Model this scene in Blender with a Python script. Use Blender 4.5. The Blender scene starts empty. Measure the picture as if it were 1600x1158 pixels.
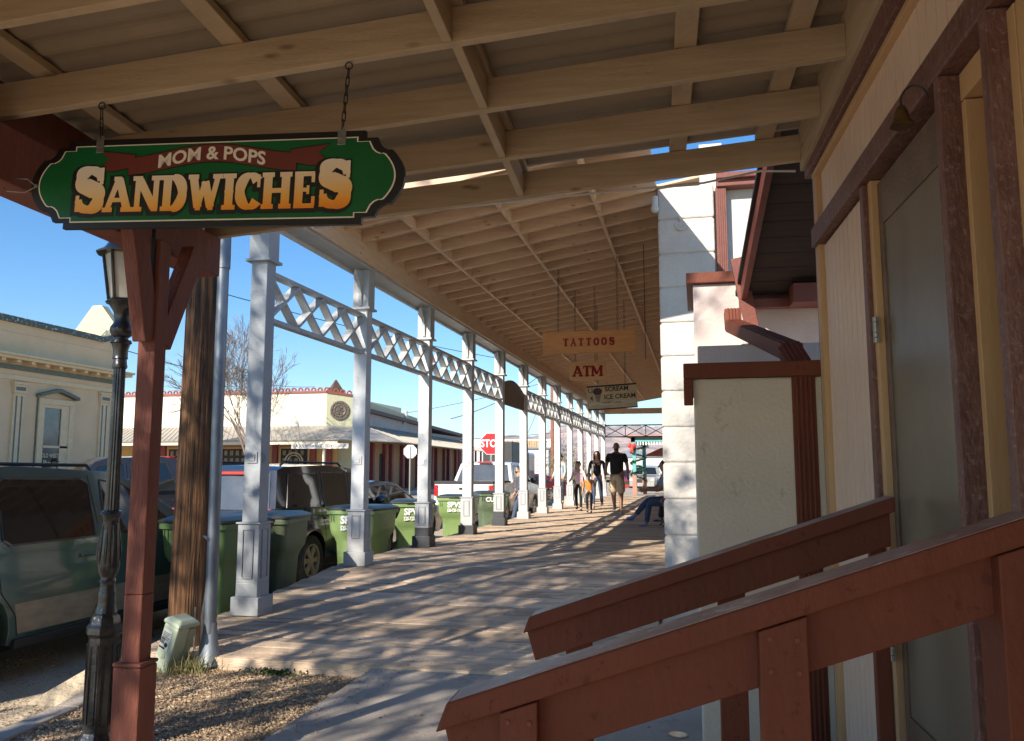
import bpy, bmesh, math, random
from mathutils import Vector, Matrix, noise
R_=math.radians; PI=math.pi
C=bpy.context.scene.collection
S=bpy.context.scene
random.seed(7)
# ------------------------------------------------------------------ camera
F=1300.; TH=math.atan(155/F); PS=math.atan(290*math.cos(TH)/F); CZ=1.47
cam=bpy.data.cameras.new('camera'); co=bpy.data.objects.new('camera',cam); C.objects.link(co)
co.location=(0,0,CZ); co.rotation_euler=(PI/2+TH,0,PS)
cam.sensor_width=36; cam.lens=F/1600*36; cam.clip_end=20000; cam.clip_start=0.05
S.camera=co
# ------------------------------------------------------------------ light
AZ=R_(25); EL=R_(31)
w=bpy.data.worlds.new('World'); S.world=w; w.use_nodes=True
nt=w.node_tree; bg=nt.nodes['Background']; sk=nt.nodes.new('ShaderNodeTexSky'); sk.sky_type='NISHITA'
sk.sun_disc=False; sk.sun_elevation=EL; sk.sun_rotation=PI+AZ; sk.air_density=1.0; sk.dust_density=0.25; sk.ozone_density=2.2; sk.altitude=1300
hs_=nt.nodes.new('ShaderNodeHueSaturation'); hs_.inputs['Saturation'].default_value=1.32; nt.links.new(sk.outputs[0],hs_.inputs['Color']); nt.links.new(hs_.outputs[0],bg.inputs[0]); bg.inputs[1].default_value=0.115
sl=bpy.data.lights.new('sun','SUN'); sl.energy=5.0; sl.angle=R_(0.5); sl.color=(1,.90,.76)
so=bpy.data.objects.new('sun',sl); C.objects.link(so)
so.rotation_euler=Vector((math.sin(AZ)*math.cos(EL),math.cos(AZ)*math.cos(EL),-math.sin(EL))).to_track_quat('-Z','Y').to_euler()
S.view_settings.view_transform='Standard'; S.view_settings.look='None'; S.view_settings.exposure=0.84; S.view_settings.gamma=1
S.render.engine='CYCLES'; S.cycles.max_bounces=8; S.cycles.diffuse_bounces=5
# ------------------------------------------------------------------ helpers
def rgb(*c): return (c[0],c[1],c[2],1)
def mat(name,col,rough=.6,col2=None,sc=4.,stretch=(1,1,1),bump=.0,bsc=60.,metal=0,spec=.5,island=0.,knots=False,coat=0,detail=6,contrast=(.35,.65),speck=None,spk=.0,spt=(.56,.66),trans=0,alpha=1):
    m=bpy.data.materials.new(name); m.use_nodes=True; n=m.node_tree.nodes; L=m.node_tree.links; b=n['Principled BSDF']
    b.inputs['Roughness'].default_value=rough; b.inputs['Metallic'].default_value=metal
    b.inputs['Specular IOR Level'].default_value=spec; b.inputs['Coat Weight'].default_value=coat
    if coat: b.inputs['Coat Roughness'].default_value=.06
    if trans: b.inputs['Transmission Weight'].default_value=trans; b.inputs['IOR'].default_value=1.1
    b.inputs['Alpha'].default_value=alpha
    tc=n.new('ShaderNodeTexCoord'); mp=n.new('ShaderNodeMapping'); mp.inputs['Scale'].default_value=stretch
    L.new(tc.outputs['Object'],mp.inputs[0])
    out=None
    if col2 is None: col2=tuple(c*.8 for c in col)
    nz=n.new('ShaderNodeTexNoise'); nz.inputs['Scale'].default_value=sc; nz.inputs['Detail'].default_value=detail; nz.inputs['Roughness'].default_value=.6
    L.new(mp.outputs[0],nz.inputs['Vector'])
    cr=n.new('ShaderNodeMapRange'); cr.inputs[1].default_value=contrast[0]; cr.inputs[2].default_value=contrast[1]; L.new(nz.outputs[0],cr.inputs[0])
    mx=n.new('ShaderNodeMix'); mx.data_type='RGBA'; mx.inputs[6].default_value=rgb(*col); mx.inputs[7].default_value=rgb(*col2)
    L.new(cr.outputs[0],mx.inputs[0]); out=mx.outputs[2]
    if island:
        g=n.new('ShaderNodeNewGeometry'); mr=n.new('ShaderNodeMapRange'); mr.inputs[3].default_value=1-island; mr.inputs[4].default_value=1+island*.6
        L.new(g.outputs['Random Per Island'],mr.inputs[0])
        hs=n.new('ShaderNodeHueSaturation'); L.new(mr.outputs[0],hs.inputs['Value']); L.new(out,hs.inputs['Color']); out=hs.outputs[0]
    if knots:
        vo=n.new('ShaderNodeTexVoronoi'); vo.inputs['Scale'].default_value=2.6; mp2=n.new('ShaderNodeMapping'); mp2.inputs['Scale'].default_value=(1,1,3) if knots is True else knots
        L.new(tc.outputs['Object'],mp2.inputs[0]); L.new(mp2.outputs[0],vo.inputs['Vector'])
        k=n.new('ShaderNodeMapRange'); k.inputs[1].default_value=.04; k.inputs[2].default_value=.13; k.inputs[3].default_value=.75; k.inputs[4].default_value=0; L.new(vo.outputs['Distance'],k.inputs[0])
        m2=n.new('ShaderNodeMix'); m2.data_type='RGBA'; m2.inputs[7].default_value=rgb(col[0]*.3,col[1]*.25,col[2]*.2); L.new(out,m2.inputs[6]); L.new(k.outputs[0],m2.inputs[0]); out=m2.outputs[2]
    if speck:
        n3=n.new('ShaderNodeTexNoise'); n3.inputs['Scale'].default_value=spk or 40; n3.inputs['Detail'].default_value=4; n3.inputs['Roughness'].default_value=.7; L.new(tc.outputs['Object'],n3.inputs['Vector'])
        k=n.new('ShaderNodeMapRange'); k.inputs[1].default_value=spt[0]; k.inputs[2].default_value=spt[1]; L.new(n3.outputs[0],k.inputs[0])
        m2=n.new('ShaderNodeMix'); m2.data_type='RGBA'; m2.inputs[7].default_value=rgb(*speck); L.new(out,m2.inputs[6]); L.new(k.outputs[0],m2.inputs[0]); out=m2.outputs[2]
    L.new(out,b.inputs['Base Color'])
    if bump:
        n2=n.new('ShaderNodeTexNoise'); n2.inputs['Scale'].default_value=bsc; n2.inputs['Detail'].default_value=5; L.new(mp.outputs[0],n2.inputs['Vector'])
        bp=n.new('ShaderNodeBump'); bp.inputs['Strength'].default_value=min(1,bump); bp.inputs['Distance'].default_value=.02*max(1,bump); L.new(n2.outputs[0],bp.inputs['Height']); L.new(bp.outputs[0],b.inputs['Normal'])
    return m
RN=Matrix.Rotation(R_(3),4,'Z')          # frame of the near building
class MB:
    def __init__(s,M=None): s.v=[];s.f=[];s.M=M or Matrix.Identity(4)
    def add(s,vs,fs,m=None):
        o=len(s.v); T=s.M@m if m is not None else s.M
        s.v+= [T@Vector(p) for p in vs]; s.f+=[tuple(i+o for i in f) for f in fs]; return s
    def box(s,x0,y0,z0,x1,y1,z1,m=None):
        return s.add([(x0,y0,z0),(x1,y0,z0),(x1,y1,z0),(x0,y1,z0),(x0,y0,z1),(x1,y0,z1),(x1,y1,z1),(x0,y1,z1)],[(0,3,2,1),(4,5,6,7),(0,1,5,4),(1,2,6,5),(2,3,7,6),(3,0,4,7)],m)
    def bar(s,p,q,w,h,upv=(0,0,1)):
        p=Vector(p);q=Vector(q);d=q-p;L=d.length;z=d.normalized();u=Vector(upv)
        x=u.cross(z)
        if x.length<1e-4: x=Vector((1,0,0)).cross(z)
        x.normalize(); y=z.cross(x)
        m=Matrix.Translation(p)@Matrix((x,y,z)).transposed().to_4x4()
        return s.box(-w/2,-h/2,0,w/2,h/2,L,m)
    def tube(s,pts,rad,n=8,cap=True):
        pts=[Vector(p) for p in pts]; rad=rad if isinstance(rad,(list,tuple)) else [rad]*len(pts)
        vs=[];fs=[];ref=None
        for i,p in enumerate(pts):
            d=(pts[min(i+1,len(pts)-1)]-pts[max(i-1,0)]).normalized()
            if ref is None: ref=Vector((0,0,1)) if abs(d.z)<.9 else Vector((1,0,0))
            x=ref.cross(d).normalized(); y=d.cross(x); ref=y if abs(y.dot(d))<.9 else ref
            ref=(y.cross(x)*0+y) ; ref=y
            x=y.cross(d).normalized() if False else x
            for k in range(n):
                a=2*PI*k/n; vs.append(p+(x*math.cos(a)+y*math.sin(a))*rad[i])
        for i in range(len(pts)-1):
            for k in range(n): fs.append((i*n+k,i*n+(k+1)%n,(i+1)*n+(k+1)%n,(i+1)*n+k))
        if cap: fs.append(tuple(range(n))[::-1]); fs.append(tuple((len(pts)-1)*n+k for k in range(n)))
        return s.add(vs,fs)
    def lathe(s,prof,n=16,m=None,flute=0,caps=True):
        vs=[];fs=[]
        for r,z in prof:
            for k in range(n):
                a=2*PI*(k+.5)/n; rr=r*(1-flute*(k%2)); vs.append((rr*math.cos(a),rr*math.sin(a),z))
        for i in range(len(prof)-1):
            for k in range(n): fs.append((i*n+k,i*n+(k+1)%n,(i+1)*n+(k+1)%n,(i+1)*n+k))
        if caps: fs.append(tuple(range(n))[::-1]); fs.append(tuple((len(prof)-1)*n+k for k in range(n)))
        return s.add(vs,fs,m)
    def prism(s,poly,t,m=None):      # poly in xz, thick t in y (0..t)
        n=len(poly); vs=[(x,0,z) for x,z in poly]+[(x,t,z) for x,z in poly]
        fs=[tuple(range(n)),tuple(range(2*n-1,n-1,-1))]+[(i,i+n,(i+1)%n+n,(i+1)%n) for i in range(n)]
        return s.add(vs,fs,m)
    def ball(s,c,r,n=10,rz=None,m=None):
        rz=rz or r; pr=[(max(1e-3,r*math.sin(PI*i/n)),-rz*math.cos(PI*i/n)) for i in range(n+1)]
        return s.lathe(pr,n+2,(m or Matrix.Identity(4))@Matrix.Translation(c) if m is None else m@Matrix.Translation(c))
    def build(s,name,m,parent=None,bevel=0,smooth=0,local=False,label=None):
        me=bpy.data.meshes.new(name)
        off=Vector((0,0,0)) if (parent is None or local) else wloc(parent)
        me.from_pydata([tuple(p-off) for p in s.v],[],s.f); me.materials.append(m)
        bm=bmesh.new(); bm.from_mesh(me); bmesh.ops.recalc_face_normals(bm,faces=bm.faces)
        if smooth:
            for f in bm.faces: f.smooth=True
            for e in bm.edges:
                if len(e.link_faces)!=2 or e.calc_face_angle(0)>R_(smooth): e.smooth=False
        bm.to_mesh(me); bm.free()
        o=bpy.data.objects.new(name,me); C.objects.link(o)
        if parent: o.parent=parent
        if bevel: b=o.modifiers.new('bevel','BEVEL'); b.width=bevel; b.segments=2; b.limit_method='ANGLE'
        if label: o['label']=label
        return o
def wloc(o):
    v=Vector((0,0,0))
    while o is not None: v+=o.location; o=o.parent
    return v
def tag(o,label,cat,group=None,kind=None):
    if label:o['label']=label
    if cat:o['category']=cat
    if group:o['group']=group
    if kind:o['kind']=kind
    return o
def thing(name,label,cat,loc=(0,0,0),rz=0,group=None):
    o=bpy.data.objects.new(name,None); C.objects.link(o); o.location=loc; o.rotation_euler=(0,0,rz); o.empty_display_size=.1
    return tag(o,label,cat,group)
def struct(o): o['kind']='structure'; return o
def kids(o): return [c for c in bpy.data.objects if c.parent==o]
def dup(o,parent=None):
    c=o.copy(); C.objects.link(c); c.parent=parent
    for k in kids(o): dup(k,c)
    return c
def textmesh(txt,size,off=0,ext=.002,align='CENTER',shear=0,sx=1,space=1):
    cu=bpy.data.curves.new('t','FONT'); cu.body=txt; cu.size=size; cu.offset=off; cu.extrude=ext; cu.align_x=align; cu.align_y='CENTER'; cu.shear=shear; cu.space_character=space; cu.resolution_u=3
    o=bpy.data.objects.new('t',cu); C.objects.link(o); dg=bpy.context.evaluated_depsgraph_get(); dg.update()
    me=bpy.data.meshes.new_from_object(o.evaluated_get(dg)); bpy.data.objects.remove(o)
    vs=[(v.co.x*sx,v.co.y,v.co.z) for v in me.vertices]; fs=[tuple(p.vertices) for p in me.polygons]
    bpy.data.meshes.remove(me); return vs,fs
def facing(x,y,z,rz=0,tilt=0): # text (xy plane) stands up facing -Y
    return Matrix.Translation((x,y,z))@Matrix.Rotation(rz,4,'Z')@Matrix.Rotation(tilt,4,'Y')@Matrix.Rotation(PI/2,4,'X')
# ------------------------------------------------------------------ materials
M={}
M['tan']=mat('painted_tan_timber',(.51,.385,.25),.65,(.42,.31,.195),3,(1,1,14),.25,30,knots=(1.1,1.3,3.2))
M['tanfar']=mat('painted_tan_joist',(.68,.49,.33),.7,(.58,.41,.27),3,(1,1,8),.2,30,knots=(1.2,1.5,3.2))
M['sheet']=mat('painted_roof_sheet',(.33,.255,.175),.6,(.27,.21,.145),2,(1,1,1),.1,20)
M['brown']=mat('maroon_paint',(.160,.047,.025),.6,(.138,.040,.021),4,(1,1,.6),.2,45,spec=.25,speck=(.105,.030,.017),spk=22,spt=(.62,.67))
M['brown2']=mat('rough_maroon_timber',(.20,.060,.036),.7,(.15,.042,.026),7,(2,2,.3),.5,40,contrast=(.3,.7))
M['trim']=mat('weathered_maroon_trim',(.19,.095,.075),.5,(.13,.055,.042),24,(1,1,.5),.35,70,speck=(.25,.16,.145),spk=55)
M['siding']=mat('cream_siding',(.78,.60,.46),.5,(.72,.55,.42),2,(1,1,.2),.1,30)
M['yellow']=mat('yellow_ochre_siding',(.60,.39,.20),.55,(.54,.34,.17),4,(1,1,.2),.15,40)
M['film']=mat('dusty_door_film',(.14,.118,.085),.34,(.19,.16,.115),3,(1,1,.3),.15,8,spec=.6)
M['metal']=mat('worn_steel',(.42,.42,.40),.35,(.3,.29,.27),30,metal=.8)
M['galv']=mat('galvanised_steel',(.26,.29,.33),.45,(.15,.17,.19),9,(1,1,.3),.05,30,metal=.55,contrast=(.3,.7))
M['black']=mat('black_enamel',(.014,.014,.015),.28,(.03,.03,.03),14,bump=.25,bsc=35,coat=.3)
M['iron']=mat('black_iron',(.02,.02,.02),.5)
M['frost']=mat('milky_lantern_glass',(.62,.60,.50),.25,(.5,.48,.40),6)
M['pole']=mat('weathered_pine_pole',(.20,.095,.038),.85,(.03,.014,.008),7,(4,4,.16),1.6,16,contrast=(.42,.62))
M['white']=mat('white_post_paint',(.58,.60,.61),.5,(.48,.50,.51),5,(1,1,.3),.15,40,speck=(.40,.39,.37),spk=18,spt=(.60,.68))
M['latt']=mat('grey_white_lattice_paint',(.50,.51,.51),.55,(.40,.41,.41),6,(1,1,1),.1,40,speck=(.33,.33,.32),spk=20,spt=(.58,.66))
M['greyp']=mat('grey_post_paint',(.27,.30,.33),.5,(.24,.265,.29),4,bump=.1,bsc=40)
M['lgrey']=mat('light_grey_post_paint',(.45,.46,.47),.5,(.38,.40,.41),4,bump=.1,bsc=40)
M['nearp']=mat('shaded_post_paint',(.36,.39,.42),.5,(.30,.33,.36),3,bump=.1,bsc=40)  # first post: its shade put into a blue-grey copy of the paint
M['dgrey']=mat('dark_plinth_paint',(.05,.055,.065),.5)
M['brass']=mat('old_brass',(.22,.13,.05),.5,(.1,.06,.03),20,metal=.7)
M['stone']=mat('whitewashed_block',(.56,.53,.485),.8,(.45,.425,.39),3,bump=.6,bsc=22,contrast=(.35,.8))
M['plaster']=mat('grey_green_plaster',(.64,.57,.47),.85,(.59,.525,.43),3,bump=.35,bsc=50,speck=(.50,.44,.36),spk=7,spt=(.63,.68))
M['pplast']=mat('pinkish_plaster',(.58,.50,.46),.85,(.5,.42,.39),3,bump=.25,bsc=40)
M['red']=mat('red_brown_paint',(.165,.042,.025),.5,(.13,.032,.02),6,bump=.1,bsc=40)
M['worn_glare']=mat('worn_glare_paint',(.34,.27,.25),.4,(.22,.10,.075),7,(1,1,1),.1,40,speck=(.45,.40,.38),spk=12)  # worn rail paint, paled further to carry the glancing sun
M['tar']=mat('dark_roof_boards',(.035,.02,.014),.8,(.06,.03,.018),3,(1,8,1),.3,20)
M['board']=mat('weathered_boardwalk',(.64,.485,.345),.8,(.48,.36,.25),2.2,(1.2,14,6),.6,14,island=.38,knots=(.8,2.2,1),speck=(.56,.43,.30),spk=1.2)
M['concrete']=mat('worn_concrete',(.45,.39,.325),.8,(.36,.31,.255),1.6,bump=.25,bsc=60,speck=(.31,.265,.215),spk=5)
M['gravel']=mat('brown_gravel',(.48,.35,.21),.95,(.20,.13,.08),55,bump=1.6,bsc=60,speck=(.50,.40,.28),spk=90)
M['street']=mat('dusty_street',(.50,.41,.29),.95,(.37,.30,.21),.7,bump=1.2,bsc=28,speck=(.48,.41,.30),spk=45)
M['desert']=mat('desert_plain',(.31,.25,.20),.95,(.20,.18,.13),.02,bump=0,speck=(.15,.15,.10),spk=.05)
M['mount']=mat('pink_rock_slope',(.55,.39,.31),.95,(.27,.20,.17),.012,(1,1,2.2),0,spk=.03,speck=(.42,.29,.25),contrast=(.42,.58))
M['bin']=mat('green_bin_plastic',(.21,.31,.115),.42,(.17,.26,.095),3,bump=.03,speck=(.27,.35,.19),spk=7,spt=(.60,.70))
M['bindark']=mat('dark_bin_plastic',(.022,.05,.032),.4,(.015,.035,.022),4)
M['lid']=mat('dark_lid_plastic',(.05,.06,.055),.38,(.03,.04,.035),5)
M['white2']=mat('white_lettering',(.8,.8,.78),.6,(.7,.7,.68),20)
M['rubber']=mat('tyre_rubber',(.025,.024,.022),.8,(.05,.045,.04),12)
M['glass']=mat('tinted_car_glass',(.012,.015,.015),.03,(.012,.015,.015),1,spec=.9,coat=.6)
M['glass2']=mat('grey_rear_glass',(.09,.10,.11),.06,(.06,.07,.08),3,spec=.9,coat=.5)
M['chrome']=mat('silver_rim',(.55,.53,.48),.3,(.4,.38,.33),8,metal=.7)
M['redl']=mat('red_lens',(.45,.02,.02),.2,coat=.5)
M['seam']=mat('dark_seam',(.008,.008,.008),.6)
M['matteblk']=mat('matte_black_plastic',(.02,.02,.02),.6)
def paint(n,c,c2=None,rough=.25): return mat(n,c,rough,c2 or tuple(x*.85 for x in c),2,coat=.7,spec=.5)
# ------------------------------------------------------------------ ground
def gz(x,y):
    # gravel verge at 0, street surface at -.2 beyond the kerb
    k=-3.85 if y<5.6 else -4.45
    t=min(1,max(0,(k-x)/(.35)))
    return -.2*t*t*(3-2*t)
def grid(xs,ys,zf):
    m=MB(); vs=[(x,y,zf(x,y)) for y in ys for x in xs]; n=len(xs)
    fs=[(j*n+i,j*n+i+1,(j+1)*n+i+1,(j+1)*n+i) for j in range(len(ys)-1) for i in range(n-1)]
    return m.add(vs,fs)
xs=[-9000,-3000,-800,-200,-60,-30,-12]+[-10+i*.25 for i in range(0,41)]+[1,4,20,100,800,3000,9000]
xs=sorted(set(xs)); ys=[-60,-20,-6]+[-4+i*.3 for i in range(0,50)]+[14,20,36,60,100,300,1200,4000,9000]
def g0(x,y):
    z=gz(x,y)
    if y>300 : z-= (y-300)*.004 if y<4000 else 14.8
    return z-(.0 if -10<x<1 and -4<y<11 else 0)
go=grid(xs,ys,g0).build('ground',M['street']); struct(go)
# gravel verge sheet beside the boardwalk
gr=grid([-4.25+i*.1 for i in range(0,36)],[ -4+i*.12 for i in range(0,83)],lambda x,y:gz(x,y)+.006+.012*noise.noise(Vector((x*4,y*4,0)))).build('gravel_verge',M['gravel'],smooth=60); struct(gr)
# far desert plain
ds=grid([-9000,-2500,-800,-100,100,800,2500,9000],[110,300,1200,4000,9000],lambda x,y:g0(x,y)+.25).build('desert_ground',M['desert']); struct(ds)
# concrete walk (slab with joints), its left edge runs obliquely
def cz(y): return .03+max(0,min(1,(y-3.0)/2.75))*.05
cm=MB()
def slab(poly,z0,z1s):
    n=len(poly); cm.add([(x,y,z0) for x,y in poly]+[(poly[i][0],poly[i][1],z1s[i]) for i in range(n)],[tuple(range(n))[::-1],tuple(range(n,2*n))]+[(i,(i+1)%n,(i+1)%n+n,i+n) for i in range(n)])
ex=lambda y:-2.28+(y-5.71)*(-.0)
for (a,b_) in [(-4,-1.2),(-1.19,1.6),(1.61,4.15),(4.16,5.73)]:
    xl=lambda y:-2.28+max(0,5.7-y)*.02
    for (p,q) in [(-2.28,-.95),(-.94,.95)]:
        slab([(p,a),(q,a),(q,b_),(p,b_)],-.2,[cz(a),cz(a),cz(b_),cz(b_)])
slab([(-.33,5.75),(.9,5.75),(.9,9.8),(-.33,9.8)],-.2,[.085,.085,.33,.33])
struct(cm.build('concrete_walk',M['concrete'],bevel=.008))
# kerb
kb=MB()
kp=[(-3.62,1.0),(-3.70,2.6),(-3.76,4.0),(-3.82,4.6),(-3.98,5.2),(-4.2,5.62)]
for i in range(len(kp)-1):
    a=Vector((*kp[i],-.07)); b=Vector((*kp[i+1],-.07)); kb.bar(a,b,.15,.2)
kb.bar((-3.5,-4,-.07),(-3.62,1.0,-.07),.15,.2)
struct(kb.build('kerb',M['concrete'],bevel=.01))
# far pavements across the street
pm=MB().box(-26,-20,-.3,-19.3,29.5,.1); pm.box(-26,42,-.3,-18.5,110,.08); pm.box(-60,42.01,-.3,-26.01,48,.08)
struct(pm.build('far_pavement',M['concrete'],bevel=.02))
# boardwalk planks
def bz(y): return .10+(min(y,9.4)-5.75)*.0685
bm_=MB(); y=5.75; PW=.142
while y<37.2:
    rnd=random.random
    x0=-4.22+rnd()*.03; x1=-.36+rnd()*.02
    if y>10.5: x1=.1
    z0=bz(y)+rnd()*.010-.005; z1=bz(y+PW)+rnd()*.010-.005
    # two or three boards across with butt joints
    cuts=[x0]+([random.uniform(-3,-1.3)] if rnd()<.5 else [])+[x1]
    for a,b in zip(cuts[:-1],cuts[1:]):
        gap=(.012+rnd()*.012) if y<13 else (.009+rnd()*.008)
        bm_.add([(a,y,z0-.06),(b-.004,y,z0-.06),(b-.004,y+PW-gap,z1-.06),(a,y+PW-gap,z1-.06),(a,y,z0),(b-.004,y,z0),(b-.004,y+PW-gap,z1),(a,y+PW-gap,z1)],[(0,3,2,1),(4,5,6,7),(0,1,5,4),(1,2,6,5),(2,3,7,6),(3,0,4,7)])
    y+=PW
# front edge board and side board under the walk
bm_.box(-4.2,5.715,-.1,-.36,5.748,.098)
bm_.add([(-4.24,5.75,-.3),(-4.2,5.75,-.3),(-4.2,9.4,-.3),(-4.24,9.4,-.3),(-4.24,5.75,.03),(-4.2,5.75,.03),(-4.2,9.4,.28),(-4.24,9.4,.28)],[(0,3,2,1),(4,5,6,7),(0,1,5,4),(1,2,6,5),(2,3,7,6),(3,0,4,7)])
bm_.box(-4.24,9.4,-.3,-4.2,37.2,.28)
bo=bm_.build('boardwalk',M['board']); struct(bo)
dm=MB().add([(-4.1,5.8,bz(5.8)-.055),(-.4,5.8,bz(5.8)-.055),(-.4,9.4,bz(9.4)-.055),(-4.1,9.4,bz(9.4)-.055)],[(0,1,2,3)]).box(-4.1,9.4,.1,0.1,37,.293)
struct(dm.build('boardwalk_underside',M['tar']))
cx=MB().box(-6,37.25,-.3,3.5,90,.28); struct(cx.build('far_walk',M['concrete'],bevel=.02))
# ------------------------------------------------------------------ mountains
def mountain(y0,x0,x1,hf,name,m,depth,nx=160,ny=26):
    vs=[];fs=[]
    for j in range(ny+1):
        t=j/ny
        for i in range(nx+1):
            x=x0+(x1-x0)*i/nx; yy=y0+depth*t
            env=min(1,t/.55) if t<.55 else max(0,1-(t-.55)/.45)
            h=hf(x)*(env**.85)
            nn=noise.fractal(Vector((x/420,yy/420,1)),1.0,2.0,6)*.5+noise.ridged_multi_fractal(Vector((x/260,yy/260,3)),.9,2.1,6,1,2)*.16
            z=h*(1+ .55*nn*(.3+env))-16 if env>0 else -16
            vs.append((x,yy,z))
    for j in range(ny):
        for i in range(nx): fs.append((j*(nx+1)+i,j*(nx+1)+i+1,(j+1)*(nx+1)+i+1,(j+1)*(nx+1)+i))
    return struct(MB().add(vs,fs).build(name,m,smooth=40))
def h1(x): return 118+30*math.sin(x/330+2.6)+22*math.exp(-((x+280)/160)**2)+12*math.exp(-((x+800)/120)**2)
mountain(2500,-2100,900,h1,'mountain_range',M['mount'],1500,300,60)
# ------------------------------------------------------------------ near porch (frame u,v rotated 3 deg)
def Nw(u,v,z): return RN@Vector((u,v,z))
por=thing('porch_roof','low tan timber porch roof on a maroon beam and post, over the near shop front','porch',Nw(-2.4,3.4,0))
def jz(u): return 3.085+.08*(u-.87)      # joist underside
SH=Matrix.Identity(4); SH[2][1]=-.033; SH[2][3]=.033*4.4; RS=RN@SH
JV=[4.4,3.87,3.35,2.81,2.27,1.73,1.19,.65,.11,-.43,-.97,-1.51,-2.05,-2.6,-3.14]
for v in JV:
    m=MB(RS); a=-2.56; b=.80
    m.add([(a,v-.019,jz(a)),(b,v-.019,jz(b)),(b,v+.019,jz(b)),(a,v+.019,jz(a)),(a,v-.019,jz(a)+.14),(b,v-.019,jz(b)+.14),(b,v+.019,jz(b)+.14),(a,v+.019,jz(a)+.14)],[(0,3,2,1),(4,5,6,7),(0,1,5,4),(1,2,6,5),(2,3,7,6),(3,0,4,7)])
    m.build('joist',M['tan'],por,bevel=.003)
for i in range(len(JV)-1):       # blocking row flush with the joist bottoms
    m=MB(RS); u=-.69+random.uniform(-.02,.02); a=JV[i+1]+.021; b=JV[i]-.021
    m.box(u-.019,a,jz(u)+.004,u+.019,b,jz(u)+.13); m.build('blocking',M['tan'],por,bevel=.003)
def purlin(u,a,b,wd=.045):
    m=MB(RS); z=jz(u)+.143; m.box(u-wd,a,z,u+wd,b,z+.035); return m.build('purlin',M['tan'],por,bevel=.003)
for u in (-2.35,-1.55,-.69,.17,.62): purlin(u,-7.7,4.42)
# corrugated sheet: ribs run along u; it stops short of the end joist
def sheet(mb,u0,u1,v0,v1,zf,pitch,amp,th=.004):
    n=int((v1-v0)/(pitch/6)); vs=[];fs=[]
    for k in range(n+1):
        v=v0+(v1-v0)*k/n; ph=(v/pitch)%1; d=amp*(1 if ph<.28 else 0 if ph>.45 and ph<.85 else .5)
        vs+=[(u0,v,zf(u0)+d),(u1,v,zf(u1)+d)]
    for k in range(n): fs.append((2*k,2*k+1,2*k+3,2*k+2))
    m=len(vs); vs+=[(x,y,z+th) for x,y,z in vs]; fs+=[tuple(i+m for i in f[::-1]) for f in fs]
    for k in range(n): fs+= [(2*k,2*k+2,2*k+2+m,2*k+m),(2*k+1,2*k+1+m,2*k+3+m,2*k+3)]
    fs+=[(0,m,m+1,1),(2*n,2*n+1,2*n+1+m,2*n+m)]
    return mb.add(vs,fs)
sheet(MB(RS),-2.75,.84,-3.3,4.43,lambda u:jz(u)+.184,.12,.012).build('roof_sheet',M['sheet'],por)
# ledger and wall-side board
MB(RS).box(.80,-7.8,3.03,.842,4.42,3.33).build('ledger',M['tan'],por,bevel=.003)
# street-side beam, scalloped lower trim, post and braces
MB(RN).box(-2.60,-7.8,2.575,-2.44,4.36,2.80).add([(-2.60,-7.8,2.80),(-2.56,-7.8,2.80),(-2.56,4.36,2.80),(-2.60,4.36,2.80),(-2.60,-7.8,3.35),(-2.56,-7.8,3.35),(-2.56,4.36,2.985),(-2.60,4.36,2.985)],[(4,5,6,7),(0,1,5,4),(1,2,6,5),(2,3,7,6),(3,0,4,7)]).build('beam',M['brown2'],por,bevel=.006)
MB(RN).box(-2.66,-7.8,2.66,-2.603,4.38,2.93).build('fascia_board',M['brown2'],por,bevel=.004)
pu,pv=-2.36,3.62
pm=MB(RN)
pm.box(pu-.046,pv-.046,.9,pu+.046,pv+.046,2.574)
pp=pm.build('post',M['brown2'],por,bevel=.006)
MB(RN).box(pu-.068,pv-.068,-.02,pu+.068,pv+.068,.58).build('plinth',M['brown2'],por,bevel=.008)
MB(RN).box(pu-.0465,pv-.0465,.58,pu+.0465,pv+.0465,.899).build('post_foot',M['brown2'],por,bevel=.006)
MB(RN).box(pu-.072,pv-.072,.581,pu+.072,pv+.072,.60).build('plinth_cap',M['brown2'],por,bevel=.008)
for (du,dv,ln) in ((0,-1,.19),(0,1,.32)):
    a=Nw(pu+du*.052,pv+dv*.052,2.08); b=Nw(pu+du*ln,pv+dv*ln,2.60)
    br=MB().bar(a,b,.115 ,.07,(RN@Vector((dv,du,0)))).build('brace',M['brown2'],por,bevel=.006)
    # bolt recesses
    q=MB()
    for t in (.22,.8):
        c=a.lerp(b,t)+RN@Vector((0 if du else -.037,-.037 if du else 0,0)); d=RN@Vector((0 if du else -1,-1 if du else 0,0))
        q.tube([c-d*.001,c+d*.004],.012,10)
    q.build('bolt',M['seam'],br)
m=MB(RN).box(pu+.002,pv-.052,2.26,pu+.022,pv-.047,2.66)
st=m.build('strap',M['iron'],por)
# ------------------------------------------------------------------ wooden storefront on the right (frame u,v)
sf=thing('wooden_storefront','cream and ochre boarded shop front with rough maroon trim and a screened door','building',Nw(.95,3.0,0))
W=.87
def wallbox(name,m_,v0,v1,z0,z1,u0=W,u1=1.05,bev=0,par=None): return MB(RN).box(u0,v0,z0,u1,v1,z1).build(name,m_,par or sf,bevel=bev)
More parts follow.
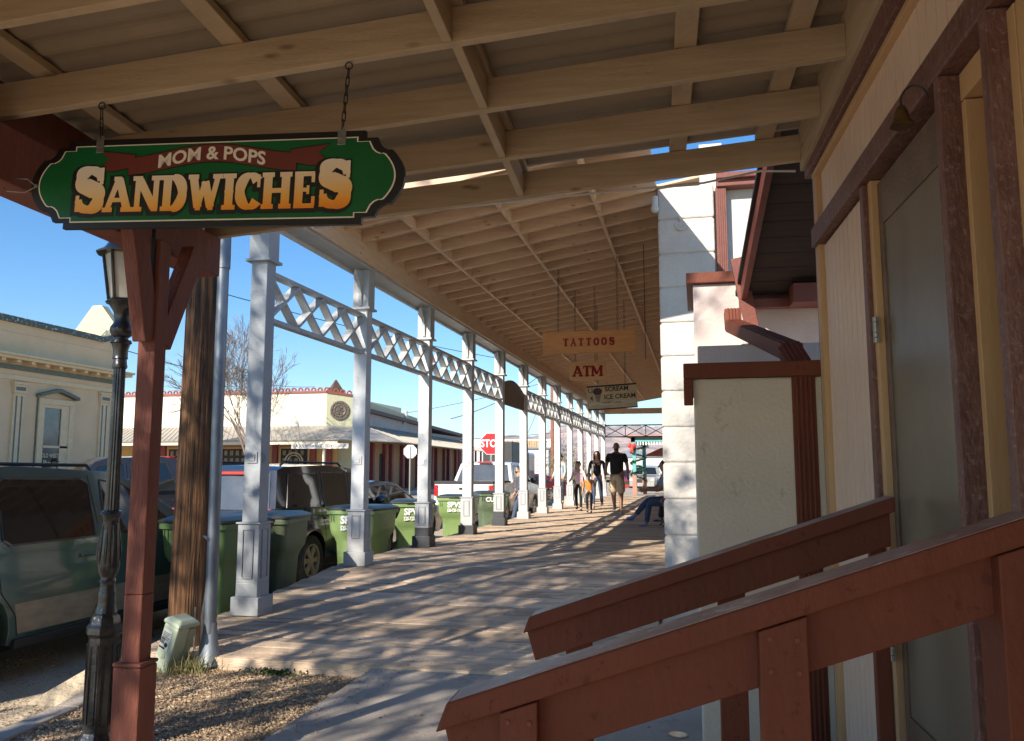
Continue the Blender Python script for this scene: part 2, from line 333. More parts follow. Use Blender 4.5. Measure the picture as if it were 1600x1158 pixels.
# siding boards with V grooves, 9 cm wide
def siding(v0,v1,z0,z1,mat_,name='siding',pitch=.085,u=W,phase=0):
    m=MB(RN); v=v0; 
    while v<v1-.001:
        e=min(v+pitch,v1); m.box(u+.0,v+.004,z0,u+.02,e-.004,z1); v=e
    m.box(u+.014,v0,z0+.001,u+.15,v1,z1-.001)
    return m.build(name,mat_,sf,bevel=.0015)
siding(3.42,4.26,.0,2.58,M['siding']); siding(-8,4.26,2.70,3.0,M['siding'])
siding(-8,2.12,.42,2.575,M['yellow'],'side_panel')
# trims
wallbox('corner_trim',M['yellow'],4.262,4.34,0,3.0,W-.025)
wallbox('corner_trim',M['trim'],4.342,4.375,0,3.02,W-.02)
wallbox('header_trim',M['trim'],-8,4.34,2.59,2.69,W-.045,W+.05,.006)
wallbox('eave_trim',M['trim'],-8,4.42,2.985,3.10,W-.05,W+.05,.004)
wallbox('eave_molding',M['yellow'],-8,4.34,2.955,2.983,W-.03,W+.05,.004)
wallbox('wall_core',M['tar'],-8,4.30,3.10,3.5,W+.03,1.05)
wallbox('back_wall',M['tar'],-8,4.30,.0,3.5,1.30,1.4)
wallbox('end_wall',M['tar'],4.27,4.30,.0,3.4,1.06,1.298)
# door 2.47..3.32
wallbox('door_trim',M['trim'],3.36,3.415,.0,2.588,W-.03,W+.1,.004)
wallbox('door_jamb',M['yellow'],3.315,3.358,.43,2.588,W-.012,W+.1,.003)
door=MB(RN).box(W+.012,2.475,.44,W+.04,2.53,2.57)
door.box(W+.012,3.265,.44,W+.04,3.313,2.57); door.box(W+.012,2.531,2.40,W+.04,3.264,2.57); door.box(W+.012,2.531,.44,W+.04,3.264,.60);
dr=door.build('door',mat('door_frame_paint',(.17,.115,.075),.5,(.12,.08,.05),8,bump=.2),sf,bevel=.004)
MB(RN).box(W+.020,2.53,.60,W+.026,3.265,2.40).build('door_film',M['film'],dr)
for z in (.78,1.95):
    h=MB(RN)
    for k in range(5): h.tube([(W-.02,3.315,z+k*.02),(W-.02,3.315,z+k*.02+.018)],.009,10)
    h.box(W-.015,3.30,z,W-.012,3.312,z+.1); h.box(W-.016,3.32,z,W-.013,3.345,z+.1)
    h.build('hinge',M['metal'],dr)
# right-hand door trim, recess with ochre boards, next trim
wallbox('door_trim',M['trim'],2.43,2.47,.43,2.588,W-.045,W+.06,.004)
def reveal():
    m=MB(RN); u=W+.012
    for k in range(5):
        m.box(u+.085*k+.001,2.40,.43,u+.085*(k+1)-.002,2.428,2.50)
    m.box(u,2.13,2.505,u+.4,2.428,2.585)
    m.box(W+.41,2.13,.43,W+.43,2.399,2.50)
    return m.build('recess_boards',M['yellow'],sf,bevel=.002)
reveal()
wallbox('door_trim',M['trim'],2.075,2.118,.43,2.588,W-.05,W+.06,.004)
# end gable eave beyond the corner
ev=MB(RN)
def plate(pts,th,mb):  # polygon of 3d points extruded downwards thickness th
    n=len(pts); vs=[tuple(p) for p in pts]+[(p[0],p[1],p[2]-th) for p in pts]
    mb.add(vs,[tuple(range(n)),tuple(range(2*n-1,n-1,-1))]+[(i,i+n,(i+1)%n+n,(i+1)%n) for i in range(n)])
# eave slab sloping down away from us; boards visible below
e0=(4.47,3.36); e1=(6.55,2.74)
for k in range(11):
    t0=k/11; t1=(k+1)/11-.004
    va=e0[0]+(e1[0]-e0[0])*t0; vb=e0[0]+(e1[0]-e0[0])*t1; za=e0[1]+(e1[1]-e0[1])*t0; zb=e0[1]+(e1[1]-e0[1])*t1
    plate([(.72,va,za),(1.6,va,za),(1.6,vb,zb),(.72,vb,zb)],.022,ev)
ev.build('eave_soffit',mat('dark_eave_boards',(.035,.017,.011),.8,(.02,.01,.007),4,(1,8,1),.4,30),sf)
ra=MB().bar(Nw(.70,e0[0],e0[1]-.02),Nw(.70,e1[0]+.02,e1[1]-.03),.04,.13).build('rake_board',M['red'],sf,bevel=.004)
MB().bar(Nw(.672,e0[0],e0[1]+.05),Nw(.672,e1[0]+.03,e1[1]+.04),.03,.03).build('rake_flashing',M['seam'],sf)
MB(RN).box(.66,6.57,2.60,1.6,6.61,2.75).build('eave_fascia',M['red'],sf,bevel=.004)
MB(RN).box(.70,6.30,2.665,1.6,6.38,2.735).box(1.02,6.1,2.66,1.6,6.28,2.80).build('eave_joist',M['red'],sf,bevel=.004)
# downspout with ribs: sloping leg then vertical
ds_=MB(RN)
def ribbed(mb,p,q,w,d,upv):
    mb.bar(p,q,w,d,upv)
    p=Vector(p);q=Vector(q);z=(q-p).normalized();x=Vector(upv).cross(z).normalized();y=z.cross(x)
    for k in (-.3,-.1,.1,.3):
        o=x*w*k-y*(d/2+.002); mb.bar(p+o,q+o,w*.1,.012,upv)
        mb.bar(p+x*w*k+y*(d/2+.002),q+x*w*k+y*(d/2+.002),w*.1,.012,upv)
ribbed(ds_,(.765,4.42,.05),(.765,4.42,1.98),.115,.085,(0,1,0))
ribbed(ds_,(.765,4.42,1.98),(.73,4.55,2.10),.115,.085,(0,1,0))
ribbed(ds_,(.74,4.53,2.09),(.60,6.1,2.50),.115,.085,(0,0,1))
ribbed(ds_,(.60,6.12,2.49),(.60,6.16,2.62),.115,.085,(0,1,0))
tag(ds_.build('downspout',M['brown'],None,bevel=.003),'ribbed maroon downspout bending down in front of the plaster side wall','downspout')
# bell on curved bracket
bl=thing('shop_bell','small brass bell hanging from a curved bracket on the header trim','bell',Nw(W-.05,2.5,2.55))
bm2=MB(RN); pts=[]
for k in range(11):
    a=PI*k/10*.95; pts.append((W-.05-.035+.035*math.cos(a)*1-.0, 2.50+.02*k/10,2.555+.045*math.sin(a)))
bm2.tube(pts,.003,6); e=pts[-1]; bm2.tube([e,(e[0],e[1],e[2]-.02)],.003,6); bm2.build('bracket',M['iron'],bl,smooth=40)
b3=MB(RN@Matrix.Translation((e[0],e[1],e[2]-.082))); b3.lathe([(.034,0),(.034,.004),(.024,.02),(.018,.045),(.012,.058),(.004,.066)],18); b3.build('bell',M['brass'],bl,smooth=40)
# ------------------------------------------------------------------ stairs and handrails
st=MB(RN)
st.box(.25,1.72,.0,.865,3.13,.42); st.box(.0,1.72,.0,.249,3.13,.28); st.box(-.25,1.72,.0,-.001,3.13,.14)
tag(st.build('entry_steps',M['brown'],None,bevel=.008),'maroon timber entry steps rising to the shop door','steps')
def rail(v,label,u0,u1,posts,name='stair_handrail',sg=1):
    r=thing(name,label,'handrail',Nw(0,v,0))
    z=lambda u:.965+.345*(u+.44) if v<2 else .905+.345*(u+.47)
    cp=MB(RN); th=.04
    def sl(mb,a,b,v0,v1,zt,zb,cut=0,cutlow=0):
        mb.add([(a+cutlow,v0,z(a)+zb+.345*cutlow),(b,v0,z(b)+zb),(b,v1,z(b)+zb),(a+cutlow,v1,z(a)+zb+.345*cutlow),(a+cut,v0,z(a)+zt+.345*cut),(b,v0,z(b)+zt),(b,v1,z(b)+zt),(a+cut,v1,z(a)+zt+.345*cut)],[(0,3,2,1),(4,5,6,7),(0,1,5,4),(1,2,6,5),(2,3,7,6),(3,0,4,7)])
    sl(cp,u0,u1,v-.055,v+.055,.03,-.02,.022,0); cp.build('rail_cap',M['brown'],r,bevel=.004)
    wt=MB(RN); sl(wt,u0+.03,u1-.004,v-.050,v+.050,.032,.0302); wt.build('worn_glare_top',M['worn_glare'],r)  # thin pale sheet: cap wear plus sun glare put into its colour
    rb=MB(RN); sl(rb,u0+.01,u1-.01,v-.019,v+.019,-.021,-.135,0,.03); rb.build('rail_board',M['brown'],r,bevel=.003)
    for (u,w,side,zb) in posts:
        top=z(u)-.022
        m=MB(RN)
        v0,v1=(v-.058,v-.0195) if side<0 else (v+.0195,v+.058) if side>0 else (v-.058,v+.058)
        m.add([(u-w/2,v0,zb),(u+w/2,v0,zb),(u+w/2,v1,zb),(u-w/2,v1,zb),(u-w/2,v0,z(u-w/2)-.022),(u+w/2,v0,z(u+w/2)-.022),(u+w/2,v1,z(u+w/2)-.022),(u-w/2,v1,z(u-w/2)-.022)],[(0,3,2,1),(4,5,6,7),(0,1,5,4),(1,2,6,5),(2,3,7,6),(3,0,4,7)])
        p=m.build('rail_post',M['brown'],r,bevel=.003)
        if side<0:
            q=MB(RN)
            for du in (-w*.28,w*.28):
                for dz in (-.05,-.11): q.tube([(u+du,v0-.0005,z(u)+dz),(u+du,v0-.003,z(u)+dz)],.005,8)
            q.build('bolt',M['brown2'],p)
    return r
rail(1.75,'near maroon stair handrail, wide board under a slanting cap, closest to the camera',-.44,.70,[(-.27,.075,-1,.0),(.24,.09,-1,.14),(.665,.075,0,.42)])
rail(3.10,'far maroon stair handrail running up beside the door, behind the nearer rail',-.47,.815,[(-.275,.095,1,.0),(.27,.095,1,.28),(.77,.05,1,.42)])
# ------------------------------------------------------------------ stepped side wall
lw=thing('stepped_side_wall','low grey-green plaster wall with maroon cap, stepping up to the white block building','wall',(.3,5.2,0))
MB().box(-.01,4.42,.0,.80,5.6,1.94).build('plaster_wall',M['plaster'],lw,bevel=.012)
MB().box(-.06,4.39,1.941,.80,5.62,2.02).box(-.06,4.39,1.80,-.012,4.41,1.94).build('wall_cap',M['brown'],lw,bevel=.006)
MB().box(.0,6.5,.0,1.3,7.6,2.90).build('plaster_wall',M['pplast'],lw,bevel=.01)
MB().box(-.05,6.46,2.901,1.3,7.62,2.985).build('wall_cap',M['brown'],lw,bevel=.006)
MB().box(.02,5.7,.0,1.3,6.49,2.3).build('plaster_wall',M['pplast'],lw,bevel=.01)
MB().bar((.33,6.35,3.05),(.46,6.35,2.30),.10,.06,(0,1,0)).build('leaning_board',M['red'],lw,bevel=.004)
# ------------------------------------------------------------------ white block building
wb=thing('white_block_building','white painted block building end with rounded corner blocks and red downspout','building',(.5,12,0))
z=.32; k=0; bl=MB(); BH=[.40,.41,.42,.41,.42,.41,.40,.42,.41,.42,.41]
for h in BH:
    x1=.27 
    bl.box(-.39,9.85,z+.006,x1,10.5,z+h-.006)
    y=10.505
    z+=h; k+=1
ztop=z
bl.box(-.375,9.87,.3,.26,10.4,ztop-.05)
bk=bl.build('corner_block',M['stone'],wb,bevel=.022)
MB().box(.27,9.98,.0,3.2,10.4,4.80).build('end_wall',mat('white_end_wall',(.56,.545,.51),.85,(.47,.455,.42),2.5,bump=.45,bsc=14),wb)
MB().box(.12,10.51,.0,.4,36.5,5.6).build('street_wall',M['stone'],wb)
MB().box(.401,10.41,4.0,8,36.5,4.9).build('wall_body',M['stone'],wb)
MB().box(.30,9.80,4.79,1.6,9.97,4.93).box(.30,9.74,4.87,1.6,9.80,4.94).build('gutter',M['red'],wb,bevel=.01)
g=MB(); ribbed(g,(.35,9.88,2.9),(.35,9.88,4.79),.12,.09,(0,1,0)); g.build('downspout',M['red'],wb)
# ring hook on a block
hk=MB(); hk.tube([(-.12+.06*math.cos(a),9.825,4.36+.06*math.sin(a)) for a in [PI*(.9+k*.13) for k in range(10)]],.012,6); hk.tube([(-.14,9.86,4.42),(-.12,9.82,4.44)],.02,8)
hk.build('iron_ring',M['stone'],wb,smooth=50)
# ------------------------------------------------------------------ long porch
lp=thing('long_porch','long covered boardwalk porch with white square posts, lattice frieze and tan joists','porch',(-2,21,0))
PX=-3.95; PY=[7.0+2.42*i for i in range(13)]
RJ=lambda x:4.13+.165*(x+3.85)
mb=MB().box(-4.06,6.3,3.90,-3.84,36.3,3.94); mb.box(-4.05,6.31,3.941,-3.85,36.29,4.12)
mb.build('beam',M['lgrey'],lp,bevel=.004)
MB().box(-3.838,6.3,3.93,-3.80,36.3,4.30).build('ledger',M['tanfar'],lp,bevel=.003)
MB().box(-4.10,6.3,3.86,-4.062,36.3,4.28).build('fascia',M['white'],lp,bevel=.003)
y=7.98
JY=[]
while y<36.3: JY.append(y); y+=.5
for y in JY:
    m=MB(); a=-3.797; b=-.40 if y<10.4 else .115
    m.add([(a,y-.02,RJ(a)),(b,y-.02,RJ(b)),(b,y+.02,RJ(b)),(a,y+.02,RJ(a)),(a,y-.02,RJ(a)+.14),(b,y-.02,RJ(b)+.14),(b,y+.02,RJ(b)+.14),(a,y+.02,RJ(a)+.14)],[(0,3,2,1),(4,5,6,7),(0,1,5,4),(1,2,6,5),(2,3,7,6),(3,0,4,7)])
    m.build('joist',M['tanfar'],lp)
for x in (-3.15,-2.12,-1.1):
    m=MB()
    for a,b in zip(JY[:-1],JY[1:]): m.box(x-.02,a+.022,RJ(x)+.003,x+.02,b-.022,RJ(x)+.12)
    m.build('blocking',M['tanfar'],lp)
m=MB(); xa,xb=-4.25,.11
zr=lambda x:RJ(x)+.142
m.add([(xa,7.9,zr(xa)),(-.40,7.9,zr(-.4)),(-.40,9.8,zr(-.4)),(xa,9.8,zr(xa)),(xa,7.9,zr(xa)+.03),(-.40,7.9,zr(-.4)+.03),(-.40,9.8,zr(-.4)+.03),(xa,9.8,zr(xa)+.03)],[(0,3,2,1),(4,5,6,7),(0,1,5,4),(1,2,6,5),(2,3,7,6),(3,0,4,7)])
m.add([(xa,9.81,zr(xa)),(xb,9.81,zr(xb)),(xb,36.6,zr(xb)),(xa,36.6,zr(xa)),(xa,9.81,zr(xa)+.03),(xb,9.81,zr(xb)+.03),(xb,36.6,zr(xb)+.03),(xa,36.6,zr(xa)+.03)],[(0,3,2,1),(4,5,6,7),(0,1,5,4),(1,2,6,5),(2,3,7,6),(3,0,4,7)])
m.build('roof_deck',M['tanfar'],lp)
MB().bar((-4.2,7.88,RJ(-4.2)+.10),(-.42,7.88,RJ(-.42)+.10),.03,.20).build('rake_board',M['tanfar'],lp,bevel=.003)
def lpost(i):
    Y=PY[i]; zb=bz(min(Y,9.4)); near=i==0
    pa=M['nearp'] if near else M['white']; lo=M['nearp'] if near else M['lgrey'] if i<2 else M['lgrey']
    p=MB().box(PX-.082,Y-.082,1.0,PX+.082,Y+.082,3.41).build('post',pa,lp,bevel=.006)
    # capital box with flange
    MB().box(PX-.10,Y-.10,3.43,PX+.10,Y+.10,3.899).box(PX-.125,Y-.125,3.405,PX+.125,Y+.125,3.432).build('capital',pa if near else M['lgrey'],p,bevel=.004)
    if not near:
        for s in (-1,):
            q=MB(); pts=[(0,3.45),(.02,3.45),(.035,3.60),(.08,3.72),(.17,3.80),(.17,3.86),(0,3.86)]
            T=Matrix.Translation((PX+.10,Y-.02,0)) if s>0 else Matrix.Translation((PX-.02,Y-.10,0))@Matrix.Rotation(-PI/2,4,'Z')
            q.prism(pts,.04,T); q.build('bracket',M['lgrey'],p)
    # panelled base
    q=MB(); q.box(PX-.105,Y-.105,zb+.28,PX+.105,Y+.105,.985); q.box(PX-.12,Y-.12,.985,PX+.12,Y+.12,1.0)
    b=q.build('base',lo,p,bevel=.003)
    pn=MB()
    for a in range(4):
        T=Matrix.Translation((PX,Y,0))@Matrix.Rotation(a*PI/2,4,'Z')
        z0,z1=zb+.33,.93
        for (xx0,xx1,za,zc) in ((-.055,-.045,z0,z1),(.045,.055,z0,z1),(-.055,.055,z1,z1+.01),(-.055,.055,z0-.01,z0)): pn.box(xx0,-.117,za,xx1,-.1055,zc,T)
        pn.box(-.04,-.110,z0+.005,.04,-.1056,z1-.005,T)
        MB().box(-.05,-.092,1.53,.05,-.083,1.63,T).box(-.03,-.100,1.55,.03,-.0925,1.61,T).build('rosette',pa,p,bevel=.002)
        pn.build('panel_molding',lo,b,bevel=.002); pn=MB()
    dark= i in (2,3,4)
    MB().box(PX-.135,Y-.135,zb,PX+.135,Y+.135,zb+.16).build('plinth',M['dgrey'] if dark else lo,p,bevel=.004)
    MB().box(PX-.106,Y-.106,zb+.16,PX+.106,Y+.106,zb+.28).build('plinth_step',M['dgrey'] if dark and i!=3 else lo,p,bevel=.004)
for i in range(13): lpost(i)
def lattice(y0,y1,n,x=PX,z0=2.90,z1=3.31,wide=.085):
    m=MB(); d=(y1-y0)/n
    m.box(x-.045,y0,z0-.04,x+.045,y1,z0); m.box(x-.045,y0,z1,x+.045,y1,z1+.04)
    for k in range(n):
        a=y0+k*d; b=a+d
        m.bar((x+.003,a,z0+.004),(x+.003,b,z1-.004),.032,wide+.01,(1,0,0))
        m.bar((x-.003,b,z0+.004),(x-.003,a,z1-.004),.030,wide,(1,0,0))
    return m
for i in range(12):
    a,b=PY[i]+.083,PY[i+1]-.083
    if i==4:      # arched board panel
        m=MB(); n=14; poly=[(a,2.84)]+[(b,2.84)]+[(b,3.25)]+[(b+(a-b)*k/n,3.25+.17*math.sin(PI*k/n)) for k in range(1,n)]+[(a,3.25)]
        m.prism([(p[0],p[1]) for p in poly],.04,Matrix.Translation((PX-.02,0,0))@Matrix(((0,1,0,0),(1,0,0,0),(0,0,1,0),(0,0,0,1))))
        m.build('arch_panel',mat('brown_arch_board',(.12,.09,.06),.6,(.2,.15,.1),12),lp)
    else: lattice(a,b,4).build('lattice',M['latt'],lp)
    
# end frame across the far end
m=MB(); Y=PY[12]
m.box(-3.86,Y-.02,2.85,-.39,Y+.02,2.90); m.box(-3.86,Y-.02,3.35,-.39,Y+.02,3.40); k=0
while k<4:
    a=-3.86+k*.868; b=a+.868
    m.box(a-.015,Y-.018,2.901,a+.015,Y+.018,3.349); m.bar((a+.016,Y-.003,2.9),(b-.016,Y-.003,3.35),.03,.03); m.bar((a+.016,Y+.006,3.35),(b-.016,Y+.006,2.9),.03,.03); k+=1
m.build('end_lattice',M['iron'],lp)
MB().box(-3.83,Y-.06,3.86,-.39,Y+.06,4.10).build('end_beam',M['tanfar'],lp)
# ------------------------------------------------------------------ street lamp
lx,ly=-3.075,3.95
lamp=thing('street_lamp','black fluted cast iron street lamp with milky lantern beside the maroon post','lamp',(lx,ly,0))
T=Matrix.Translation((lx,ly,0))
MB(T).lathe([(.125,-.02),(.125,.035),(.105,.06),(.10,.09),(.085,.12),(.083,.125)],8).build('foot',M['black'],lamp,smooth=30)
m=MB(T).lathe([(.083,.125),(.078,.60),(.083,.605),(.094,.62),(.092,.65),(.078,.665),(.072,.70),(.055,.72)],8)
for k in range(8):
    a=2*PI*k/8; Tm=Matrix.Rotation(a,4,'Z')
    for xx in (-.022,.018): m.box(.0775,xx,.17,.0815,xx+.004,.56,Tm)
    m.box(.0775,-.022,.56,.0810,.022,.565,Tm); m.box(.0775,-.022,.165,.0820,.022,.17,Tm)
m.build('pedestal',M['black'],lamp,smooth=30)
m=MB(T).lathe([(.055,.72),(.050,.74),(.043,.79),(.046,.82),(.040,.84),(.036,.87),(.042,.885),(.036,.90),(.038,.91),(.052,.935),(.056,.97),(.052,1.05),(.045,1.13),(.040,1.19),(.046,1.22),(.058,1.235),(.050,1.25),(.036,1.255)],20)
for k in range(10):
    a=2*PI*k/10; m.tube([(math.cos(a)*r,math.sin(a)*r,z) for r,z in ((.050,.95),(.056,1.0),(.053,1.06),(.046,1.12),(.041,1.18))],[.002,.007,.008,.006,.002],6)
m.build('leaf_base',M['black'],lamp,smooth=40)
m=MB(T).lathe([(.038,1.255),(.034,1.6),(.031,2.02)],32,flute=.09); m.build('fluted_shaft',M['black'],lamp,smooth=20)
m=MB(T).lathe([(.036,2.02),(.040,2.03),(.036,2.045),(.034,2.07),(.040,2.075),(.038,2.085),(.038,2.12),(.048,2.155),(.056,2.16),(.052,2.175),(.036,2.18),(.036,2.19),(.050,2.20),(.062,2.225),(.060,2.245),(.045,2.27),(.040,2.28),(.046,2.33),(.070,2.37),(.092,2.385)],20); m.build('neck',M['black'],lamp,smooth=40)
# lantern hexagonal
lan=MB(T); hz0,hz1=2.395,2.66; r0,r1=.075,.115
for k in range(6):
    a=PI/6+k*PI/3; b=a+PI/3
    lan.tube([(r0*math.cos(a),r0*math.sin(a),hz0),(r1*math.cos(a),r1*math.sin(a),hz1)],.008,6)
    for r,zz in ((r0,hz0),(r1,hz1)): lan.tube([(r*math.cos(a),r*math.sin(a),zz),(r*math.cos(b),r*math.sin(b),zz)],.010,6)
lan.lathe([(.085,2.375),(.088,2.39),(.08,2.396)],6)
lan.build('lantern_frame',M['black'],lamp)
gl=MB(T).lathe([(.068,2.40),(.106,2.655)],6,Matrix.Rotation(0,4,'Z')); gl.build('lantern_glass',M['frost'],lamp)
rf=MB(T).lathe([(.150,2.652),(.152,2.662),(.128,2.672),(.105,2.695),(.082,2.735),(.055,2.775),(.030,2.80),(.028,2.815),(.018,2.82),(.022,2.84),(.006,2.87),(.001,2.88)],12); rf.build('lantern_roof',M['black'],lamp,smooth=30)
# ------------------------------------------------------------------ utility pole, pipe, pedestal
up=MB().tube([(-3.95,6.05,-.3),(-3.95,6.05,.8),(-3.955,6.06,2.5),(-3.96,6.08,7.5)],[.165,.157,.138,.115],28)
pl=thing('utility_pole','rough brown wooden utility pole standing between maroon post and grey pipe','pole',(-3.95,6.05,0))
up.build('pole',M['pole'],pl,smooth=40)
MB().tube([(-3.74,5.91,.0),(-3.75,5.91,.35),(-3.72,5.93,.7)],.012,8).tube([(-3.79,5.89,.0),(-3.80,5.89,.42)],.009,8).build('ground_wire',M['metal'],pl)
pi=thing('steel_guard_pipe','tall grey galvanised pipe with flared scoop foot leaning beside the wooden pole','pipe',(-3.6,5.78,0))
MB().tube([(-3.585,5.76,.26),(-3.60,5.77,1.7),(-3.625,5.80,3.05)],.044,18).tube([(-3.622,5.80,3.05),(-3.632,5.81,3.45)],.050,18).build('pipe',M['galv'],pi,smooth=40)
m=MB(); n=12; vs=[];fs=[]
for j,(rr,zz,of) in enumerate(((.05,.34,0),(.055,.26,0),(.085,.10,-.01),(.11,.0,-.02))):
    for k in range(n+1):
        a=-PI*1.02+PI*1.1*k/n; vs.append((-3.585+rr*math.cos(a)*1.05,5.76+of+rr*math.sin(a)*.7,zz+ (.05*k/n if j==3 else 0)))
for j in range(3):
    for k in range(n): fs.append((j*(n+1)+k,j*(n+1)+k+1,(j+1)*(n+1)+k+1,(j+1)*(n+1)+k))
m.add(vs,fs); o=m.build('scoop_foot',M['galv'],pi,smooth=40); so_=o.modifiers.new('s','SOLIDIFY'); so_.thickness=.006
MB().tube([(-3.60,5.70,.95),(-3.66,5.74,.97),(-3.70,5.86,.95)],.006,6).build('clip',M['metal'],pi)
# small pale green equipment box, leaning
pd=thing('equipment_box','small pale green plastic utility box leaning beside the wooden pole foot','utility box',(-3.83,5.64,.02),R_(-14))
pmat=mat('pale_green_plastic',(.40,.46,.35),.45,(.35,.41,.31),3,bump=.05)
T=Matrix.Rotation(R_(19),4,'Y')
def rbox(mb,x0,y0,z0,x1,y1,z1,Tm): return mb.box(x0,y0,z0,x1,y1,z1,Tm)
o=rbox(MB(),-.075,-.10,.0,.075,.02,.35,T).build('shell',pmat,pd,bevel=.018,local=True)
rbox(MB(),-.068,.022,.0,.068,.085,.33,T).build('back_shell',pmat,pd,bevel=.012,local=True)
m=MB(); m.add([(-.082,-.107,.345),(.082,-.107,.345),(.082,.092,.345),(-.082,.092,.345),(-.082,-.107,.375),(.082,-.107,.375),(.082,.092,.375),(-.082,.092,.375),(-.05,-.07,.398),(.05,-.07,.398),(.05,.06,.398),(-.05,.06,.398)],[(0,3,2,1),(0,1,5,4),(1,2,6,5),(2,3,7,6),(3,0,4,7),(4,5,9,8),(5,6,10,9),(6,7,11,10),(7,4,8,11),(8,9,10,11)],T)
m.build('lid',pmat,pd,bevel=.01,local=True)
m=MB(); m.box(-.06,-.1025,.16,.03,-.1012,.31,T); m.build('label_plate',mat('label_white',(.6,.62,.58),.5),pd,local=True)
m=MB()
for k in range(5): m.box(-.05,-.1035,.285-k*.012,.02-(k%3)*.01,-.1028,.289-k*.012,T)
for k in range(4): m.box(-.066+k*.012,-.1037,.20,-.059+k*.012,-.1028,.245,T)
m.tube([T@Vector((.0,-.1028,.20)),T@Vector((.0,-.1038,.20))],.017,12)
m.box(-.06,-.1037,.165,.0,-.1028,.178,T)
m.build('label_print',M['seam'],pd,local=True)
# ------------------------------------------------------------------ hanging shop sign (frame: flat board facing -v)
sv=2.785; KS=sv/3.2
sg=thing('hanging_shop_sign','green hanging sandwich shop sign with black scalloped edge and gradient letters','sign',Nw(-1.6,sv,2.547))
# local sign coordinates: x -.85.. .85, z -.215...215 ; slight roll
SM=RN@Matrix.Translation((-1.852*KS,sv,CZ+1.235*KS))@Matrix.Rotation(R_(1.9),4,'Y')@Matrix.Diagonal((KS*.975,KS,KS*.91,1))
def arc(cx,cz,r,a0,a1,n=8): return [(cx+r*math.cos(R_(a0+(a1-a0)*k/n)),cz+r*math.sin(R_(a0+(a1-a0)*k/n))) for k in range(n+1)]
def signpoly(X,Z,st,r,bul):
    # quarter: from right end centre going up/left; ends are bulging arcs, corner is a concave bite with two small steps
    q=[(X+bul*math.cos(t),Z*.52*math.sin(t)/1.0) for t in [0,.4,.8,1.2]]
    q=[(X+bul*(1-(k/6)**2),Z*.56*k/6) for k in range(0,7)]
    c=(X+.005,Z*.56+r)           # concave bite centre
    q+=[(X-.012,Z*.56+.004)]+[(c[0]-.01+r*math.cos(R_(a)),c[1]+r*.0+r*math.sin(R_(a))) for a in (255,235,215,195)]
    q+=[(X-r-.01,Z*.56+r-.0),(X-r-st-.01,Z*.56+r),(X-r-st-.01,Z)]
    full=q+[(-x,z) for x,z in q[::-1]]; low=[(x,-z) for x,z in full[::-1]]
    out=[]
    for p in full+low:
        if not out or (abs(p[0]-out[-1][0])+abs(p[1]-out[-1][1]))>1e-4: out.append(p)
    if abs(out[0][0]-out[-1][0])+abs(out[0][1]-out[-1][1])<1e-4: out.pop()
    return out
Mgreen=mat('deep_green_enamel',(.008,.125,.035),.3,(.006,.105,.03),2); Mcream=mat('cream_lettering',(.86,.78,.66),.5,(.8,.72,.6),10)
Mblk=mat('black_sign_paint',(.012,.009,.008),.4); Mrib=mat('oxblood_ribbon',(.17,.035,.025),.45,(.15,.03,.02),6)
MB(SM).prism(signpoly(.835,.222,.055,.062,.055),.022,Matrix.Translation((0,0,0))).build('board',Mblk,sg)
MB(SM).prism(signpoly(.803,.192,.055,.062,.048),.0012,Matrix.Translation((0,-.0014,0))).build('border_line',Mcream,sg)
MB(SM).prism(signpoly(.797,.186,.055,.062,.047),.0012,Matrix.Translation((0,-.0028,0))).build('green_field',Mgreen,sg)
# ribbon
def band(mb,pts,hw,y,th=.0012):
    n=len(pts); top=[(x,z+hw) for x,z in pts]; bot=[(x,z-hw) for x,z in pts]
    mb.prism(top+bot[::-1],th,Matrix.Translation((0,y,0)))
def ribc(x): return .108+.028*math.cos(x/.43*PI)
for (hw,y,mm,nm) in ((.047,-.0042,Mblk,'ribbon_outline'),(.042,-.0056,Mrib,'ribbon')):
    m=MB(SM); e=.005 if hw>.045 else 0
    band(m,[(-.40-e+(.80+2*e)*k/20,ribc(-.40+.80*k/20)) for k in range(21)],hw,y)
    for s in (-1,1):
        t=[(s*(.37-e),.138+e),(s*(.46),.150+e*1.2),(s*(.545+e*2),.160+e*1.2),(s*(.50),.120),(s*(.56+e*3),.062-e*.6),(s*(.46),.062-e),(s*(.40-e),.075-e)]
        if s<0: t=t[::-1]
        m.prism(t,.0012,Matrix.Translation((0,y+.0006,0)))
    m.build(nm,mm,sg)
# letters on arc
def place_text(mb,s,size,cx,cz,y,zf=None,off=0,sx=1.,adv=None,sheary=0):
    vs,fs=textmesh(s,size,off,.0006,'CENTER',0,sx)
    out=[]
    for (x,yy,z) in vs:
        X=cx+x; Z=cz+yy+(zf(X)-zf(cx) if zf else 0); out.append((X,y-z,Z))
    mb.add(out,fs)
m=MB(SM); place_text(m,'MOM & POPS',.088,0,.132,-.0072,lambda x:ribc(x)*1.0,.0022,1.0); m.build('small_lettering',Mcream,sg)
